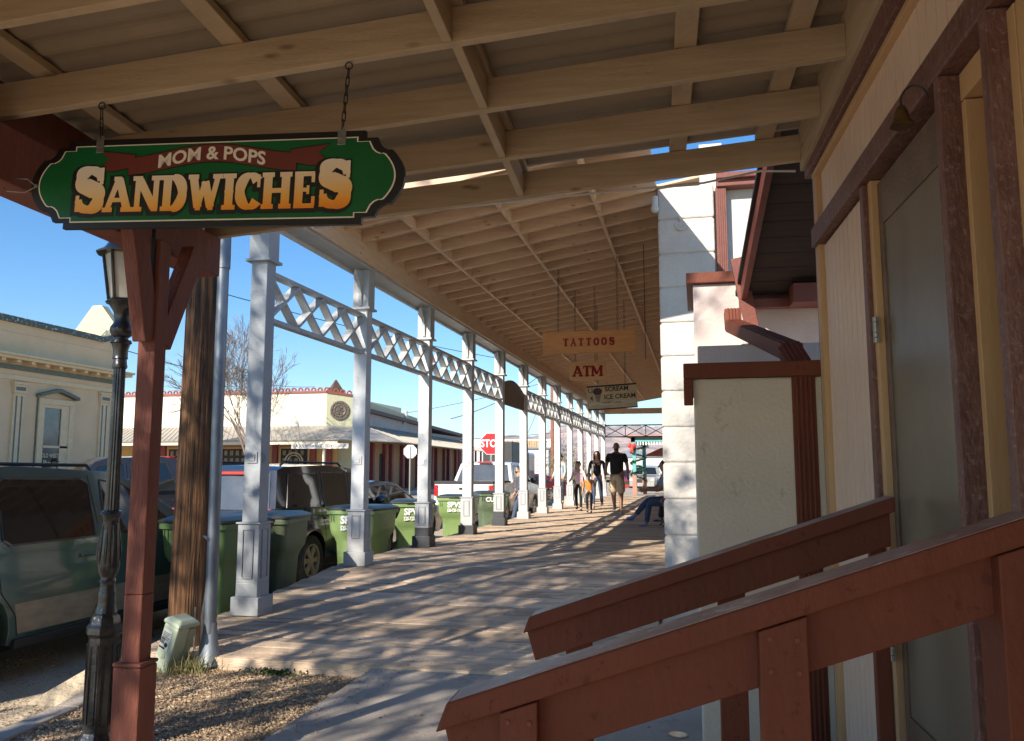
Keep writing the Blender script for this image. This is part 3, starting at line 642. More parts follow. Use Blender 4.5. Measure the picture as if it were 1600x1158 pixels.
# slab serif stroke font: unit box 0..w x 0..1
def ser(x,z,w=.30): return [((x-w/2,z),(x+w/2,z),.13)]
def glyph(ch):
    t=.25; g=[]
    if ch=='A': g=[((.12,.08),(.42,.94),.17),((.74,.08),(.44,.94),.25),((.24,.34),(.62,.34),.12),*ser(.12,.065,.32),*ser(.74,.065,.38),((.28,.94),(.52,.94),.12)]; w=.90
    elif ch=='N': g=[((.15,.06),(.15,.94),.17),((.19,.90),(.68,.10),.25),((.72,.06),(.72,.94),.17),*ser(.15,.065,.32),*ser(.13,.935,.30),*ser(.72,.935,.32),((.60,.04),(.80,.04),.08)]; w=.88
    elif ch=='D': g=[((.19,.05),(.19,.95),t),*ser(.17,.065,.34),*ser(.17,.935,.34)]+arcst(.36,.5,.30,.435,-90,90,.17,.26)+[((.2,.065),(.38,.065),.13),((.2,.935),(.38,.935),.13)]; w=.84
    elif ch=='W': g=[((.14,.92),(.32,.08),.25),((.32,.08),(.50,.80),.16),((.50,.80),(.70,.08),.24),((.70,.08),(.88,.92),.16),*ser(.14,.935,.32),*ser(.88,.935,.30),((.24,.04),(.40,.04),.08),((.62,.04),(.78,.04),.08)]; w=1.04
    elif ch=='I': g=[((.20,.05),(.20,.95),t),*ser(.20,.065,.40),*ser(.20,.935,.40),((.12,.5),(.28,.5),.10),((.06,.5),(.34,.5),.05)]; w=.42
    elif ch=='C': g=arcst(.40,.5,.29,.43,40,320,.14,.27)+[((.66,.60),(.66,.95),.09)]; w=.76
    elif ch=='H': g=[((.18,.05),(.18,.95),t),((.70,.05),(.70,.95),t),((.2,.5),(.7,.5),.13),*ser(.18,.065,.36),*ser(.18,.935,.36),*ser(.70,.065,.36),*ser(.70,.935,.36)]; w=.90
    elif ch=='E': g=[((.19,.05),(.19,.95),t),((.06,.065),(.66,.065),.13),((.06,.935),(.64,.935),.13),((.2,.5),(.46,.5),.11),((.62,.07),(.62,.32),.10),((.60,.70),(.60,.93),.10),((.46,.38),(.46,.62),.08)]; w=.74
    elif ch=='S': 
        pts=[(.64,.70),(.60,.84),(.48,.92),(.34,.925),(.20,.86),(.165,.74),(.22,.62),(.38,.54),(.54,.46),(.61,.34),(.585,.18),(.47,.085),(.32,.07),(.18,.13),(.12,.28)]
        ws=[.14,.15,.17,.19,.23,.26,.28,.29,.29,.28,.24,.19,.16,.15,.14]
        g=[('P',pts,ws)]+[((.665,.62),(.665,.99),.09),((.095,.02),(.095,.38),.09)]; w=.76
    elif ch=='T': g=[((.36,.05),(.36,.95),t),*ser(.36,.065,.40),((.04,.935),(.68,.935),.13),((.07,.72),(.07,.93),.10),((.65,.72),(.65,.93),.10)]; w=.72
    elif ch=='M': g=[((.14,.05),(.14,.95),.18),((.20,.90),(.50,.20),.22),((.50,.20),(.80,.90),.12),((.86,.05),(.86,.95),.24),*ser(.14,.065,.32),*ser(.86,.065,.36),*ser(.12,.935,.28),*ser(.88,.935,.28)]; w=1.02
    elif ch=='O': g=arcst(.40,.5,.29,.42,0,360,.15,.25); w=.80
    else: g=[]; w=.4
    return g,w
def arcst(cx,cz,rx,rz,a0,a1,wmin,wmax,n=12):
    A=[R_(a0+(a1-a0)*k/n) for k in range(n+1)]
    return [('P',[(cx+rx*math.cos(a),cz+rz*math.sin(a)) for a in A],[wmin+(wmax-wmin)*abs(math.cos(a))**1.5 for a in A])]
def stroke_text(mb,word,x0,z0,hs,wd,y,grow=0,dx=0,dz=0,th=.001):
    """word drawn with slab letters, hs: height(s) per letter; wd: total width"""
    tot=sum(glyph(c)[1]*h for c,h in zip(word,hs)); k=wd/tot; x=x0; cnt=0
    for c,h in zip(word,hs):
        g,w_=glyph(c)
        for it in [q for q in g if q[0]=='P']:
            pts=it[1]; ws=it[2]; cs=[]
            n_=len(pts)
            for i in range(n_-1):
                p0=pts[max(0,i-1)];p1=pts[i];p2=pts[i+1];p3=pts[min(n_-1,i+2)]
                for q in range(5):
                    t=q/5; f=lambda a,b,c,d:.5*((2*b)+(-a+c)*t+(2*a-5*b+4*c-d)*t*t+(-a+3*b-3*c+d)*t**3)
                    cs.append((f(p0[0],p1[0],p2[0],p3[0]),f(p0[1],p1[1],p2[1],p3[1]),ws[i]+(ws[i+1]-ws[i])*t))
            cs.append((*pts[-1],ws[-1]))
            V=[Vector((x+c_[0]*h*k+dx,0,z0+c_[1]*h+dz)) for c_ in cs]; L1=[];L2=[]
            for i,v_ in enumerate(V):
                d=(V[min(i+1,len(V)-1)]-V[max(i-1,0)]).normalized(); nn=Vector((-d.z,0,d.x)); hf=cs[i][2]*h*(abs(d.x)+abs(d.z)*k)/2+grow
                L1.append(v_+nn*hf); L2.append(v_-nn*hf)
            cnt+=1; yy=y-cnt*.000012; m_=len(V)
            vs_=[(p.x,yy,p.z) for p in L1]+[(p.x,yy,p.z) for p in L2]+[(p.x,yy+th*.5,p.z) for p in L1]+[(p.x,yy+th*.5,p.z) for p in L2]
            fs_=[]
            for i in range(m_-1): fs_+=[(i,i+1,m_+i+1,m_+i),(2*m_+i,3*m_+i,3*m_+i+1,2*m_+i+1),(i,2*m_+i,2*m_+i+1,i+1),(m_+i,m_+i+1,3*m_+i+1,3*m_+i)]
            fs_+=[(0,m_,3*m_,2*m_),(m_-1,3*m_-1,4*m_-1,2*m_-1)]
            mb.add(vs_,fs_)
        for (a,b,t) in [q for q in g if q[0]!='P']:
            A=Vector((x+a[0]*h*k+dx,0,z0+a[1]*h+dz)); B=Vector((x+b[0]*h*k+dx,0,z0+b[1]*h+dz)); d=(B-A)
            L=d.length; 
            if L<1e-6: continue
            d/=L; horiz=abs(d.x)>.8
            half=(t*h*(1 if horiz else k))/2+grow; nrm=Vector((-d.z,0,d.x)); ext=grow+(0.0 if len(g)<12 else 0)
            A2=A-d*ext; B2=B+d*ext
            cnt+=1; yy=y-cnt*.000012
            P=[A2+nrm*half,B2+nrm*half,B2-nrm*half,A2-nrm*half]
            mb.add([(p.x,yy,p.z) for p in P]+[(p.x,yy+th*.5,p.z) for p in P],[(0,1,2,3),(7,6,5,4),(0,4,5,1),(1,5,6,2),(2,6,7,3),(3,7,4,0)])
        x+=w_*h*k
Mgrad=bpy.data.materials.new('cream_to_orange_letter_paint'); Mgrad.use_nodes=True; n=Mgrad.node_tree.nodes; L=Mgrad.node_tree.links; b=n['Principled BSDF']; b.inputs['Roughness'].default_value=.4
tc=n.new('ShaderNodeTexCoord'); sp=n.new('ShaderNodeSeparateXYZ'); L.new(tc.outputs['Object'],sp.inputs[0]); mr=n.new('ShaderNodeMapRange'); mr.inputs[1].default_value=-.165; mr.inputs[2].default_value=.09; L.new(sp.outputs[2],mr.inputs[0])
cr=n.new('ShaderNodeValToRGB'); L.new(mr.outputs[0],cr.inputs[0]); e=cr.color_ramp.elements; e[0].position=0; e[0].color=(.80,.16,.01,1); e[1].position=1; e[1].color=(.86,.80,.70,1)
x=e.new(.22); x.color=(.90,.34,.02,1); x=e.new(.40); x.color=(.88,.52,.16,1); x=e.new(.62); x.color=(.86,.66,.42,1)
L.new(cr.outputs[0],b.inputs['Base Color'])
word='SANDWICHES'; hs=[.225]+[.175]*8+[.225]
m=MB(SM); stroke_text(m,word,-.66,-.145,hs,1.32,-.0058,.014,-.010,-.006); m.build('letter_shadow',Mblk,sg)
m=MB(SM); stroke_text(m,word,-.66,-.145,hs,1.32,-.0082,.0); m.build('lettering',Mgrad,sg)
for (u,ut) in ((-2.385*KS,-2.405*KS),(-1.26*KS,-1.245*KS)):
    zt=SM@Vector((0,0,0)); zs=CZ+1.235*KS-(u+1.835*KS)*math.tan(R_(1.9))+.203*KS
    top=jz(ut)+.033*1.6-.003
    h=MB(RN).box(u-.016,sv-.006,zs-.055,u+.016,sv-.003,zs+.012)
    h.tube([(u,sv-.007,zs-.03),(u,sv-.009,zs-.03)],.006,8); h.build('hanger',M['metal'],sg,bevel=.001)
    m=MB(RN); zc=top-.012; jv=2.80
    # eye hook then chain links leaning back to the joist
    m.tube([(ut+.014*math.cos(a),jv,top-.016+.014*math.sin(a)) for a in [2*PI*k/10 for k in range(11)]],.0028,6)
    p0=Vector((ut,jv,top-.028)); p1=Vector((u,sv,zs+.005)); nl=max(3,int((p1-p0).length/.034)); 
    for k in range(nl):
        c=p0.lerp(p1,(k+.5)/nl); d=(p1-p0).normalized(); hl=(p1-p0).length/nl*.62
        sx=Vector((1,0,0)) if k%2 else Vector((0,1,0)); r=.0065
        pts=[c+sx*math.cos(t)*r+d*(math.sin(t)*r+(hl-r)*(1 if math.sin(t)>0 else -1)) for t in [.01+2*PI*q/12 for q in range(13)]]
        m.tube(pts,.0022,5)
    m.build('chain',M['iron'],sg)
# wire loop on the left end
m=MB(RN@Matrix.Translation((0,0,CZ*(1-KS)))@Matrix.Scale(KS,4)); q3=3.2
m.tube([(-2.695,q3,2.73),(-2.74,q3,2.765),(-2.82,q3,2.775),(-2.88,q3+.02,2.745),(-2.84,q3,2.715),(-2.75,q3,2.705),(-2.70,q3,2.725)],.0025,6); m.tube([(-2.69,q3-.004,2.728),(-2.69,q3-.010,2.728)],.008,8); m.build('wire_loop',M['metal'],sg)
# wires looping from the fascia
tag(MB().tube([Nw(-2.43,4.37,2.83),Nw(-2.40,4.44,2.85),Nw(-2.27,4.45,2.85),Nw(-2.15,4.45,2.862),Nw(-1.95,4.44,2.90)],.004,6).tube([Nw(-2.31,4.45,2.85),Nw(-2.24,4.45,2.853)],.010,8).build('wire',M['metal'],None),'grey cable with a connector leaving the end of the porch beam towards the grey post','cable')
tag(MB(RN).tube([(-1.9,4.43,2.86),(-1.2,4.432,2.93),(-.7,4.432,2.955),(-.2,4.432,2.98),(.3,4.432,3.00),(.6,4.435,3.05),(.78,4.44,3.04)],.006,6).build('wire',mat('white_cable',(.6,.58,.54),.5),None),'pale cable running along the end joist of the near porch','cable')
# ------------------------------------------------------------------ signs under the long porch
Mred=mat('red_sign_paint',(.28,.012,.008),.9,(.25,.012,.01),10); Mwood=mat('varnished_sign_board',(.62,.26,.085),.85,(.50,.20,.065),3,(1,1,9),.1,20)
Mwood2=mat('tan_sign_board',(.66,.36,.16),.85,(.60,.32,.14),3)
def chain(mb,a,b,r=.011):
    a=Vector(a);b=Vector(b); n=max(2,int((b-a).length/.055)); d=(b-a).normalized(); L_=(b-a).length/n
    for k in range(n):
        c=a.lerp(b,(k+.5)/n); sx=Vector((1,0,0)) if k%2 else Vector((0,1,0))
        for s in (-1,1): mb.bar(c-d*L_*.55+sx*s*r,c+d*L_*.55+sx*s*r,.006,.006,(0,1,0) if k%2 else (1,0,0))
def hang(name,label,Y,x0,x1,z0,z1,board,rot=0,ch=()):
    cx,czz=(x0+x1)/2,(z0+z1)/2
    t=thing(name,label,'sign',(cx,Y,czz)); T=Matrix.Translation((cx,Y,czz))@Matrix.Rotation(rot,4,'Y'); W_=x1-x0; H=z1-z0
    MB(T).box(-W_/2,0,-H/2,W_/2,.03,H/2).build('board',board,t,bevel=.004)
    for (xa,xb) in ch:
        m=MB(); chain(m,(xa,Y+.015,RJ(xa)),(xb,Y+.015,czz+H/2-(xb-cx)*math.tan(rot))); m.build('chain',M['iron'],t)
    return t,T,W_,H
Y=12.05
t,T,W_,H=hang('hanging_sign','wooden hanging sign reading TATTOOS in red letters',Y,-2.20,-.83,3.17,3.50,Mwood,0,((-1.96,-1.97),(-1.09,-1.09)))
m=MB(T); x=-.38
for c in 'TATTOOS':
    stroke_text(m,c,x,-.055,[.115],.082,-.002); x+=.113
m.build('lettering',Mred,t)
Y=13.55
q=[( -2.05,3.265,-1.43,2.95)]
t,T,W_,H=hang('hanging_sign','small tan hanging sign reading ATM in red slab letters',Y,-2.03,-1.42,2.93,3.235,Mwood2,0,((-1.93,-1.93),(-1.60,-1.60)))
m=MB(T); stroke_text(m,'ATM',-.25,-.09,[.18]*3,.50,-.002); m.build('lettering',Mred,t)
Y=15.05
t,T,W_,H=hang('hanging_sign','beige painted ice cream sign with a chocolate cone and ribbon',Y,-1.93,-1.03,2.56,3.00,mat('beige_sign_board',(.60,.46,.26),.6,(.42,.32,.18),3),R_(-3),((-1.74,-1.74),(-1.24,-1.24)))
m=MB(T).box(-.45,-.004,.195,.45,-.001,.222).box(-.45,-.004,-.222,.45,-.001,-.20); m.build('edge_strip',M['seam'],t)
def tx(mb,s,size,x,z,off=.001,y=-.003):
    vs,fs=textmesh(s,size,off,.0005,'LEFT'); mb.add([(x+a,y-c,z+b) for a,b,c in vs],fs)
m=MB(T); tx(m,'U',.13,-.43,.13); tx(m,'4',.12,-.40,-.01); tx(m,'SCREAM',.115,-.12,.14,.003); tx(m,'ICE CREAM',.115,-.145,.0,.003); m.build('lettering',mat('dark_brown_lettering',(.05,.02,.015),.6),t)
m=MB(T).prism([(-.32,.07),(-.19,.07),(-.255,-.16)],.002,Matrix.Translation((0,-.004,0))); m.build('cone',mat('waffle_cone',(.10,.05,.03),.6,(.4,.33,.25),60),t)
m=MB(T).prism([(-.255+.085*math.cos(a)+.006*math.sin(5*a),.115+.065*math.sin(a)) for a in [2*PI*k/20 for k in range(20)]],.003,Matrix.Translation((0,-.008,0))); m.build('ice_cream_scoop',mat('chocolate_paint',(.06,.018,.015),.5),t)
m=MB(T); band(m,[(-.42+.85*k/30,-.125+.018*math.sin(k*.42)+k*.0012) for k in range(31)],.022,-.006); m.build('ribbon',mat('cream_ribbon',(.6,.52,.42),.6),t)
m=MB(T); tx(m,'GOURMET  ICE CREAM',.032,-.17,-.10,.0005,-.0085); m.build('ribbon_lettering',mat('dark_lettering',(.06,.03,.02),.6),t)
tag(MB().tube([(-.66,11.5,2.98),(-.66,11.5,4.6)],.006,6).build('hanging_chain',M['iron'],None),'thin empty chain dangling right of the hanging signs','chain')
tag(MB().tube([(-.42,9.80,4.72),(-.42,9.80,4.60)],.04,10).ball((-.42,9.80,4.57),.05,8).build('security_light',M['white'],None,smooth=40),'small white fixture at the end joist above the block corner','light fixture')
# ------------------------------------------------------------------ wheelie bins
def binn(loc,rz,label,paintm,txt=True,seed=0,word='SPVS',num='520-720-1100',lidm=None):
    r=thing('wheelie_bin',label,'bin',loc,rz,'wheelie bins along the boardwalk')
    def sec(z,hx,hy,rr=.06):
        o=[]
        for (sx,sy,a0) in ((1,1,0),(-1,1,90),(-1,-1,180),(1,-1,270)):
            for k in range(4):
                a=R_(a0+30*k); o.append((sx*(hx-rr)+rr*math.cos(a),sy*(hy-rr)+rr*math.sin(a),z))
        return o
    lv=[(.03,.25,.26),(.30,.265,.28),(.62,.28,.30),(.69,.30,.325),(.75,.335,.36),(.82,.345,.375),(1.04,.355,.40)]
    vs=[];fs=[]
    for l in lv: vs+=sec(*l)
    n=16
    for i in range(len(lv)-1):
        for k in range(n): fs.append((i*n+k,i*n+(k+1)%n,(i+1)*n+(k+1)%n,(i+1)*n+k))
    fs.append(tuple(range(n))[::-1]); fs.append(tuple((len(lv)-1)*n+k for k in range(n)))
    MB().add(vs,fs).build('body',paintm,r,smooth=35,local=True)
    m=MB(); vs=sec(1.02,.375,.42)+sec(1.075,.375,.42); m.add(vs,[tuple(range(n))[::-1],tuple(range(n,2*n))]+[(k,(k+1)%n,(k+1)%n+n,k+n) for k in range(n)]); m.build('rim',paintm,r,bevel=.006,local=True)
    m=MB(); vs=sec(1.08,.385,.43)+sec(1.105,.385,.43)+sec(1.13,.33,.37)+sec(1.14,.30,.34); m.add(vs,[tuple(range(n))[::-1],tuple(range(3*n,4*n))]+[(j*n+k,j*n+(k+1)%n,(j+1)*n+(k+1)%n,(j+1)*n+k) for j in range(3) for k in range(n)]); m.box(-.12,-.455,1.085,.12,-.42,1.10)
    m.build('lid',lidm or M['lid'],r,bevel=.004,smooth=35,local=True)
    m=MB().tube([(-.33,.50,1.05),(.33,.50,1.05)],.018,8)
    for x in (-.33,-.1,.1,.33): m.add([(x-.012,.40,1.08),(x+.012,.40,1.08),(x+.012,.53,1.07),(x-.012,.53,1.07),(x-.012,.40,.93),(x+.012,.40,.93),(x+.012,.50,1.02),(x-.012,.50,1.02)],[(0,1,2,3),(7,6,5,4),(0,4,5,1),(1,5,6,2),(2,6,7,3),(3,7,4,0)])
    m.build('handle',M['matteblk'],r,local=True)
    for s in (-1,1):
        m=MB().tube([(s*.27,.30,.14),(s*.33,.30,.14)],.14,16); m.build('wheel',M['rubber'],r,local=True)
    for x in (-.14,.14): MB().box(x-.006,-.29,.08,x+.006,-.272,.56).build('moulded_rib',paintm,r,local=True)
    for x in (-.30,-.26): MB().box(x-.004,-.405,.92,x+.004,-.398,1.02).build('moulded_rib',paintm,r,local=True)
    if txt:
        for sd in (0,):
            T=Matrix.Rotation(PI/2 if sd else 0,4,'Z'); d=.398 if not sd else .352
            m=MB(); vs_,fs_=textmesh(word,.15,.006,.002,'CENTER',sx=.95); m.add([(a,-d-.004-c,.94+b) for a,b,c in vs_],fs_,T)
            vs_,fs_=textmesh(num,.085,.003,.002,'CENTER',sx=.62); m.add([(a,-d+.004-c,.83+b) for a,b,c in vs_],fs_,T); m.build('lettering',M['white2'],r,local=True)
    return r
binn((-4.72,7.62,-.12),R_(-3),'near green wheelie bin in shade, half hidden behind the wooden pole',mat('shaded_green_bin_plastic',(.11,.19,.075),.42,(.09,.155,.06),3),lidm=M['lid'])  # bin green in a darker copy, the shade put into the colour
binn((-4.76,8.72,-.14),R_(8),'dark shaded wheelie bin just behind the shaded first porch post',mat('shaded_olive_bin',(.10,.135,.065),.5,(.13,.15,.09),6))  # shade behind the first post painted into this darker bin green
binn((-4.70,11.35,-.17),R_(-4),'sunlit green wheelie bin behind the second porch post',M['bin'])
binn((-4.76,13.7,-.17),R_(18),'green bin with white phone number between second and third posts',M['bin'])
binn((-4.80,16.6,-.17),R_(5),'tall green wheelie bin between the third and fourth posts',M['bin'])
binn((-4.85,19.6,-.17),R_(25),'olive wheelie bin between fourth and fifth posts, white letters showing wear',mat('olive_bin_plastic',(.09,.15,.075),.5,(.14,.18,.12),8),word='CUDD',num='VS')
# ------------------------------------------------------------------ cars
def wheel(root,x,y,rad=.34,w=.22,rim=None,side=1):
    T=Matrix.Translation((x,y,rad))@Matrix.Rotation(PI/2*(-1 if side>0 else 1),4,'X')
    # lathe axis z -> y
    t=MB(T).lathe([(rad*.62,-w/2+.02),(rad*.90,-w/2),(rad*.985,-w/2+.03),(rad,-.02),(rad,.02),(rad*.985,w/2-.03),(rad*.90,w/2),(rad*.62,w/2-.02)],28,caps=False)
    for k in range(36):
        a=2*PI*k/36; t.box(rad*.985,-.012,-w/2+.03,rad*1.01,.012,w/2-.03,Matrix.Rotation(a,4,'Z'))
    wh=t.build('wheel',M['rubber'],root,smooth=35,local=True)
    r=MB(T).lathe([(rad*.60,-w/2+.04),(rad*.62,w/2-.06),(rad*.66,w/2-.010),(rad*.61,w/2-.010),(rad*.575,w/2-.05),(rad*.57,-w/2+.05)],24,caps=False)
    r.lathe([(.05,-w/2+.05),(.055,w/2-.04),(.04,w/2-.018),(.001,w/2-.016)],12)
    for k in range(6):
        r.add([(.04,-.035,w/2-.05),(rad*.6,-.05,w/2-.05),(rad*.6,.05,w/2-.05),(.04,.035,w/2-.05),(.04,-.025,w/2-.02),(rad*.6,-.04,w/2-.028),(rad*.6,.04,w/2-.028),(.04,.025,w/2-.02)],[(0,3,2,1),(4,5,6,7),(0,1,5,4),(1,2,6,5),(2,3,7,6),(3,0,4,7)],Matrix.Rotation(2*PI*k/6,4,'Z'))
    r.build('rim',rim or M['chrome'],wh,smooth=35,local=True)
    MB(T).lathe([(rad*.57,w/2-.09),(.01,w/2-.085)],16).build('brake_disc',M['seam'],wh,local=True)
WTRIM=mat('window_rubber_trim',(.10,.10,.10),.25,metal=.6)
def vehicle(name,label,cat,loc,rz,sp):
    """sp: dict L,W,top=list of (x,z) roofline front->rear, belt z, wb=(xf,xr), rad, paint, low (rocker z)"""
    root=thing(name,label,cat,loc,rz,sp.get('group'))
    W2=sp['W']/2; belt=sp['belt']; rh=sp['H']; rad=sp['rad']; low=sp.get('low',.28)
    xf,xr=sp['wb']; top=sp['top']
    # outline: rocker from rear to front with arches
    ol=[]
    x_r=top[-1][0]; x_f=top[0][0]
    ol+= [(x_r+.02,low+.10),(x_r+.06,low)]
    for xc in (xr,xf):
        ra=rad+.065
        a0=math.asin(max(-1,min(1,(low-rad)/ra)))
        ol+= [(xc-ra*math.cos(PI and t),rad+ra*math.sin(t)) for t in [a0+(PI-2*a0)*k/12 for k in range(13)]]
    ol+= [(x_f-.06,low),(x_f-.0,low+.10)]
    ol+= top
    tb=sp.get('tumble',.17)
    def yw(x,z):
        t=max(0,min(1,(z-belt)/(rh-belt)))
        y=W2-tb*t**1.0-.02*t
        if z<belt:
            s=(z-low)/(belt-low); y=W2-.07*max(0,.45-s)**1.4*2-.035*max(0,(s-.55)/.45)**2
        L2=sp['L']/2; e=abs(x)/L2
        y-= sp.get('plan',.13)*max(0,(e-.62)/.38)**2.2
        return y
    bm=bmesh.new(); vs=[bm.verts.new((x,0,z)) for x,z in ol]
    f=bm.faces.new(vs)
    r=bmesh.ops.extrude_face_region(bm,geom=[f]); bmesh.ops.translate(bm,vec=(0,1,0),verts=[v for v in r['geom'] if isinstance(v,bmesh.types.BMVert)])
    def cut(p,nrm): bmesh.ops.bisect_plane(bm,geom=bm.verts[:]+bm.edges[:]+bm.faces[:],plane_co=p,plane_no=nrm,dist=1e-4)
    z=low+.08
    while z<rh: cut((0,0,z),(0,0,1)); z+=.09
    for k in range(1,16): cut((-sp['L']/2+sp['L']*k/16,0,0),(1,0,0))
    for yy in (.5,): cut((0,yy,0),(0,1,0))
    for v in bm.verts:
        y=yw(v.co.x,v.co.z); s=v.co.y*2-1
        # crown on the roof / bonnet
        v.co.y=s*y
        if abs(s)<.5 and v.co.z>belt-.1: v.co.z+=.025
    bmesh.ops.recalc_face_normals(bm,faces=bm.faces)
    for ff in bm.faces: ff.smooth=True
    for e in bm.edges:
        if len(e.link_faces)==2 and e.calc_face_angle(0)>R_(32): e.smooth=False
    me=bpy.data.meshes.new('body'); bm.to_mesh(me); bm.free(); me.materials.append(sp['paint'])
    body=bpy.data.objects.new('body',me); C.objects.link(body); body.parent=root
    b=body.modifiers.new('b','BEVEL'); b.width=sp.get('bev',.045); b.segments=3; b.limit_method='ANGLE'; b.angle_limit=R_(48); b.harden_normals=False
    def sidepanel(poly,nm,m_,out=.004,th=.012,sides=(-1,1),par=body,dens=6,lab=None):
        for s in sides:
            mb=MB(); # subdivide polygon edges so that it follows the surface
            pts=[]
            for i in range(len(poly)):
                a=poly[i];c=poly[(i+1)%len(poly)]
                for k in range(dens): pts.append((a[0]+(c[0]-a[0])*k/dens,a[1]+(c[1]-a[1])*k/dens))
            n=len(pts); cx=sum(p[0] for p in pts)/n; cz_=sum(p[1] for p in pts)/n
            vs=[(x,s*(yw(x,z)+out),z) for x,z in pts]+[(x,s*(yw(x,z)-th),z) for x,z in pts]+[(cx,s*(yw(cx,cz_)+out),cz_)]
            fs=[(i,(i+1)%n,2*n) for i in range(n)]+[(i,(i+1)%n,(i+1)%n+n,i+n) for i in range(n)]
            mb.add(vs,fs); o=mb.build(nm,m_,par,local=True,smooth=35)
            if lab and s==sides[0]: pass
    def seam(pts,sides=(-1,1),par=body,nm='door_seam',w=.008):
        for s in sides:
            mb=MB()
            for a,c in zip(pts[:-1],pts[1:]):
                n=4
                for k in range(n):
                    p=(a[0]+(c[0]-a[0])*k/n,a[1]+(c[1]-a[1])*k/n); q=(a[0]+(c[0]-a[0])*(k+1)/n,a[1]+(c[1]-a[1])*(k+1)/n)
                    mb.bar((p[0],s*(yw(*p)+.0005),p[1]),(q[0],s*(yw(*q)+.0005),q[1]),w,.004,(0,1,0))
            mb.build(nm,M['seam'],par,local=True)
    for poly in sp['win']:
        sidepanel(poly,'side_window',sp.get('glass',M['glass']))
        for s in (-1,1):
            mb=MB(); q_=poly+[poly[0]]
            for a,c in zip(q_[:-1],q_[1:]):
                for k in range(4):
                    p=(a[0]+(c[0]-a[0])*k/4,a[1]+(c[1]-a[1])*k/4); q=(a[0]+(c[0]-a[0])*(k+1)/4,a[1]+(c[1]-a[1])*(k+1)/4)
                    mb.bar((p[0],s*(yw(*p)+.004),p[1]),(q[0],s*(yw(*q)+.004),q[1]),.016,.010,(0,1,0))
            mb.build('window_trim',WTRIM,body,local=True)
    for pts in sp.get('seams',[]): seam(pts)
    for (x,z) in sp.get('handles',[]):
        for s in (-1,1):
            y=yw(x,z); MB().box(-.09,-.012,-.014,.09,.028,.014,Matrix.Translation((x,s*y,z))@Matrix.Rotation(0 if s>0 else PI,4,'Z')).build('door_handle',sp.get('hmat',sp['paint']),body,bevel=.008,local=True)
    # windscreen and rear glass along a segment of the roofline
    def screen(a,c,nm,m_,ins0=.05,ins1=.07,t0=.06,t1=.94):
        P=Vector((a[0],0,a[1]));Q=Vector((c[0],0,c[1])); d=(Q-P); nrm=Vector((-d.z,0,d.x)).normalized()
        if nrm.z<0: nrm=-nrm
        vs=[];n=8
        for t,ins in ((t0,ins0),(t1,ins1)):
            p=P+d*t
            for k in range(n+1):
                f_=k/n*2-1; y=(yw(p.x,p.z)-ins)*f_; o=nrm*(.008+.02*(1-abs(f_)**1.5)*0+(.0255 if abs(f_)<2 else 0)*(1-abs(f_))*(1 if p.z>belt-.1 else 0)); vs.append(p+Vector((0,y,0))+o)
        m_b=len(vs); vs+=[v-nrm*.02 for v in vs]
        fs=[(k,k+1,k+n+2,k+n+1) for k in range(n)]+[(0,n+1,m_b+n+1,m_b),(n,m_b+n,m_b+2*n+1,2*n+1)]+[(k,k+m_b,k+1+m_b,k+1) for k in range(n)]+[(k+n+1,k+n+2,k+n+2+m_b,k+n+1+m_b) for k in range(n)]
        return MB().add(vs,fs).build(nm,m_,body,local=True,smooth=30)
    if 'ws' in sp: screen(top[sp['ws'][0]],top[sp['ws'][1]],'windscreen',sp.get('glass',M['glass']))
    rg=None
    if 'rs' in sp: rg=screen(top[sp['rs'][0]],top[sp['rs'][1]],'rear_window',sp.get('rglass',M['glass2']),.09,.10,*sp.get('rt',(.06,.94)))
    def bx(nm,m_,x0,y0,z0,x1,y1,z1,par=body,bev=.01): return MB().box(x0,y0,z0,x1,y1,z1).build(nm,m_,par,bevel=bev,local=True)
    pe=sp.get('plan',.13)
    # bumpers, lights, plate
    bc=sp.get('bumper',sp['paint'])
    bx('rear_bumper',bc,x_r-.07,-W2+pe+.0,low+.04,x_r+.10,W2-pe,low+.27,bev=.03)
    bx('front_bumper',bc,x_f-.12,-W2+pe+.0,low+.02,x_f+.06,W2-pe,low+.25,bev=.03)
    bx('number_plate',mat('plate_white_'+name,(.55,.55,.5),.5),x_r-.078,-.15,low+.10,x_r-.0705,.15,low+.22,bev=.0)
    tz=sp.get('tail',(belt-.25,belt))
    for s in (-1,1):
        y=W2-pe-.02
        bx('tail_light',M['redl'],x_r-.02,s*y-.10 if s>0 else -y-.02,tz[0],x_r+.07,s*y+.02 if s>0 else -y+.10,tz[1],bev=.012)
        bx('headlight',M['frost'],x_f-.10,s*y-.22 if s>0 else -y-.03,belt-.36,x_f+.035,s*y+.03 if s>0 else -y+.22,belt-.22,bev=.02)
        # mirror
        mx_,mz=sp['mirror']; yy=yw(mx_,mz)
        mm=MB().ball((0,0,0),.5,8,m=Matrix.Translation((mx_,s*(yy+.13),mz+.02))@Matrix.Diagonal((.16,.24,.19,1))).tube([(mx_,s*(yy-.02),mz-.03),(mx_-.01,s*(yy+.09),mz-.0)],.02,6)
        mm.build('mirror',sp.get('mirm',sp['paint']),body,local=True,smooth=40)
        for xw in (xf,xr): wheel(root,xw,s*(W2-.125),rad,.22,sp.get('rim'),s)
    bx('grille',M['matteblk'],x_f-.02,-.35,low+.26,x_f+.025,.35,belt-.24)
    bx('underbody',M['seam'],x_r+.1,-W2+.28,.20,x_f-.1,W2-.28,low+.35,bev=0)
    return root,body,yw,bx,seam,sidepanel
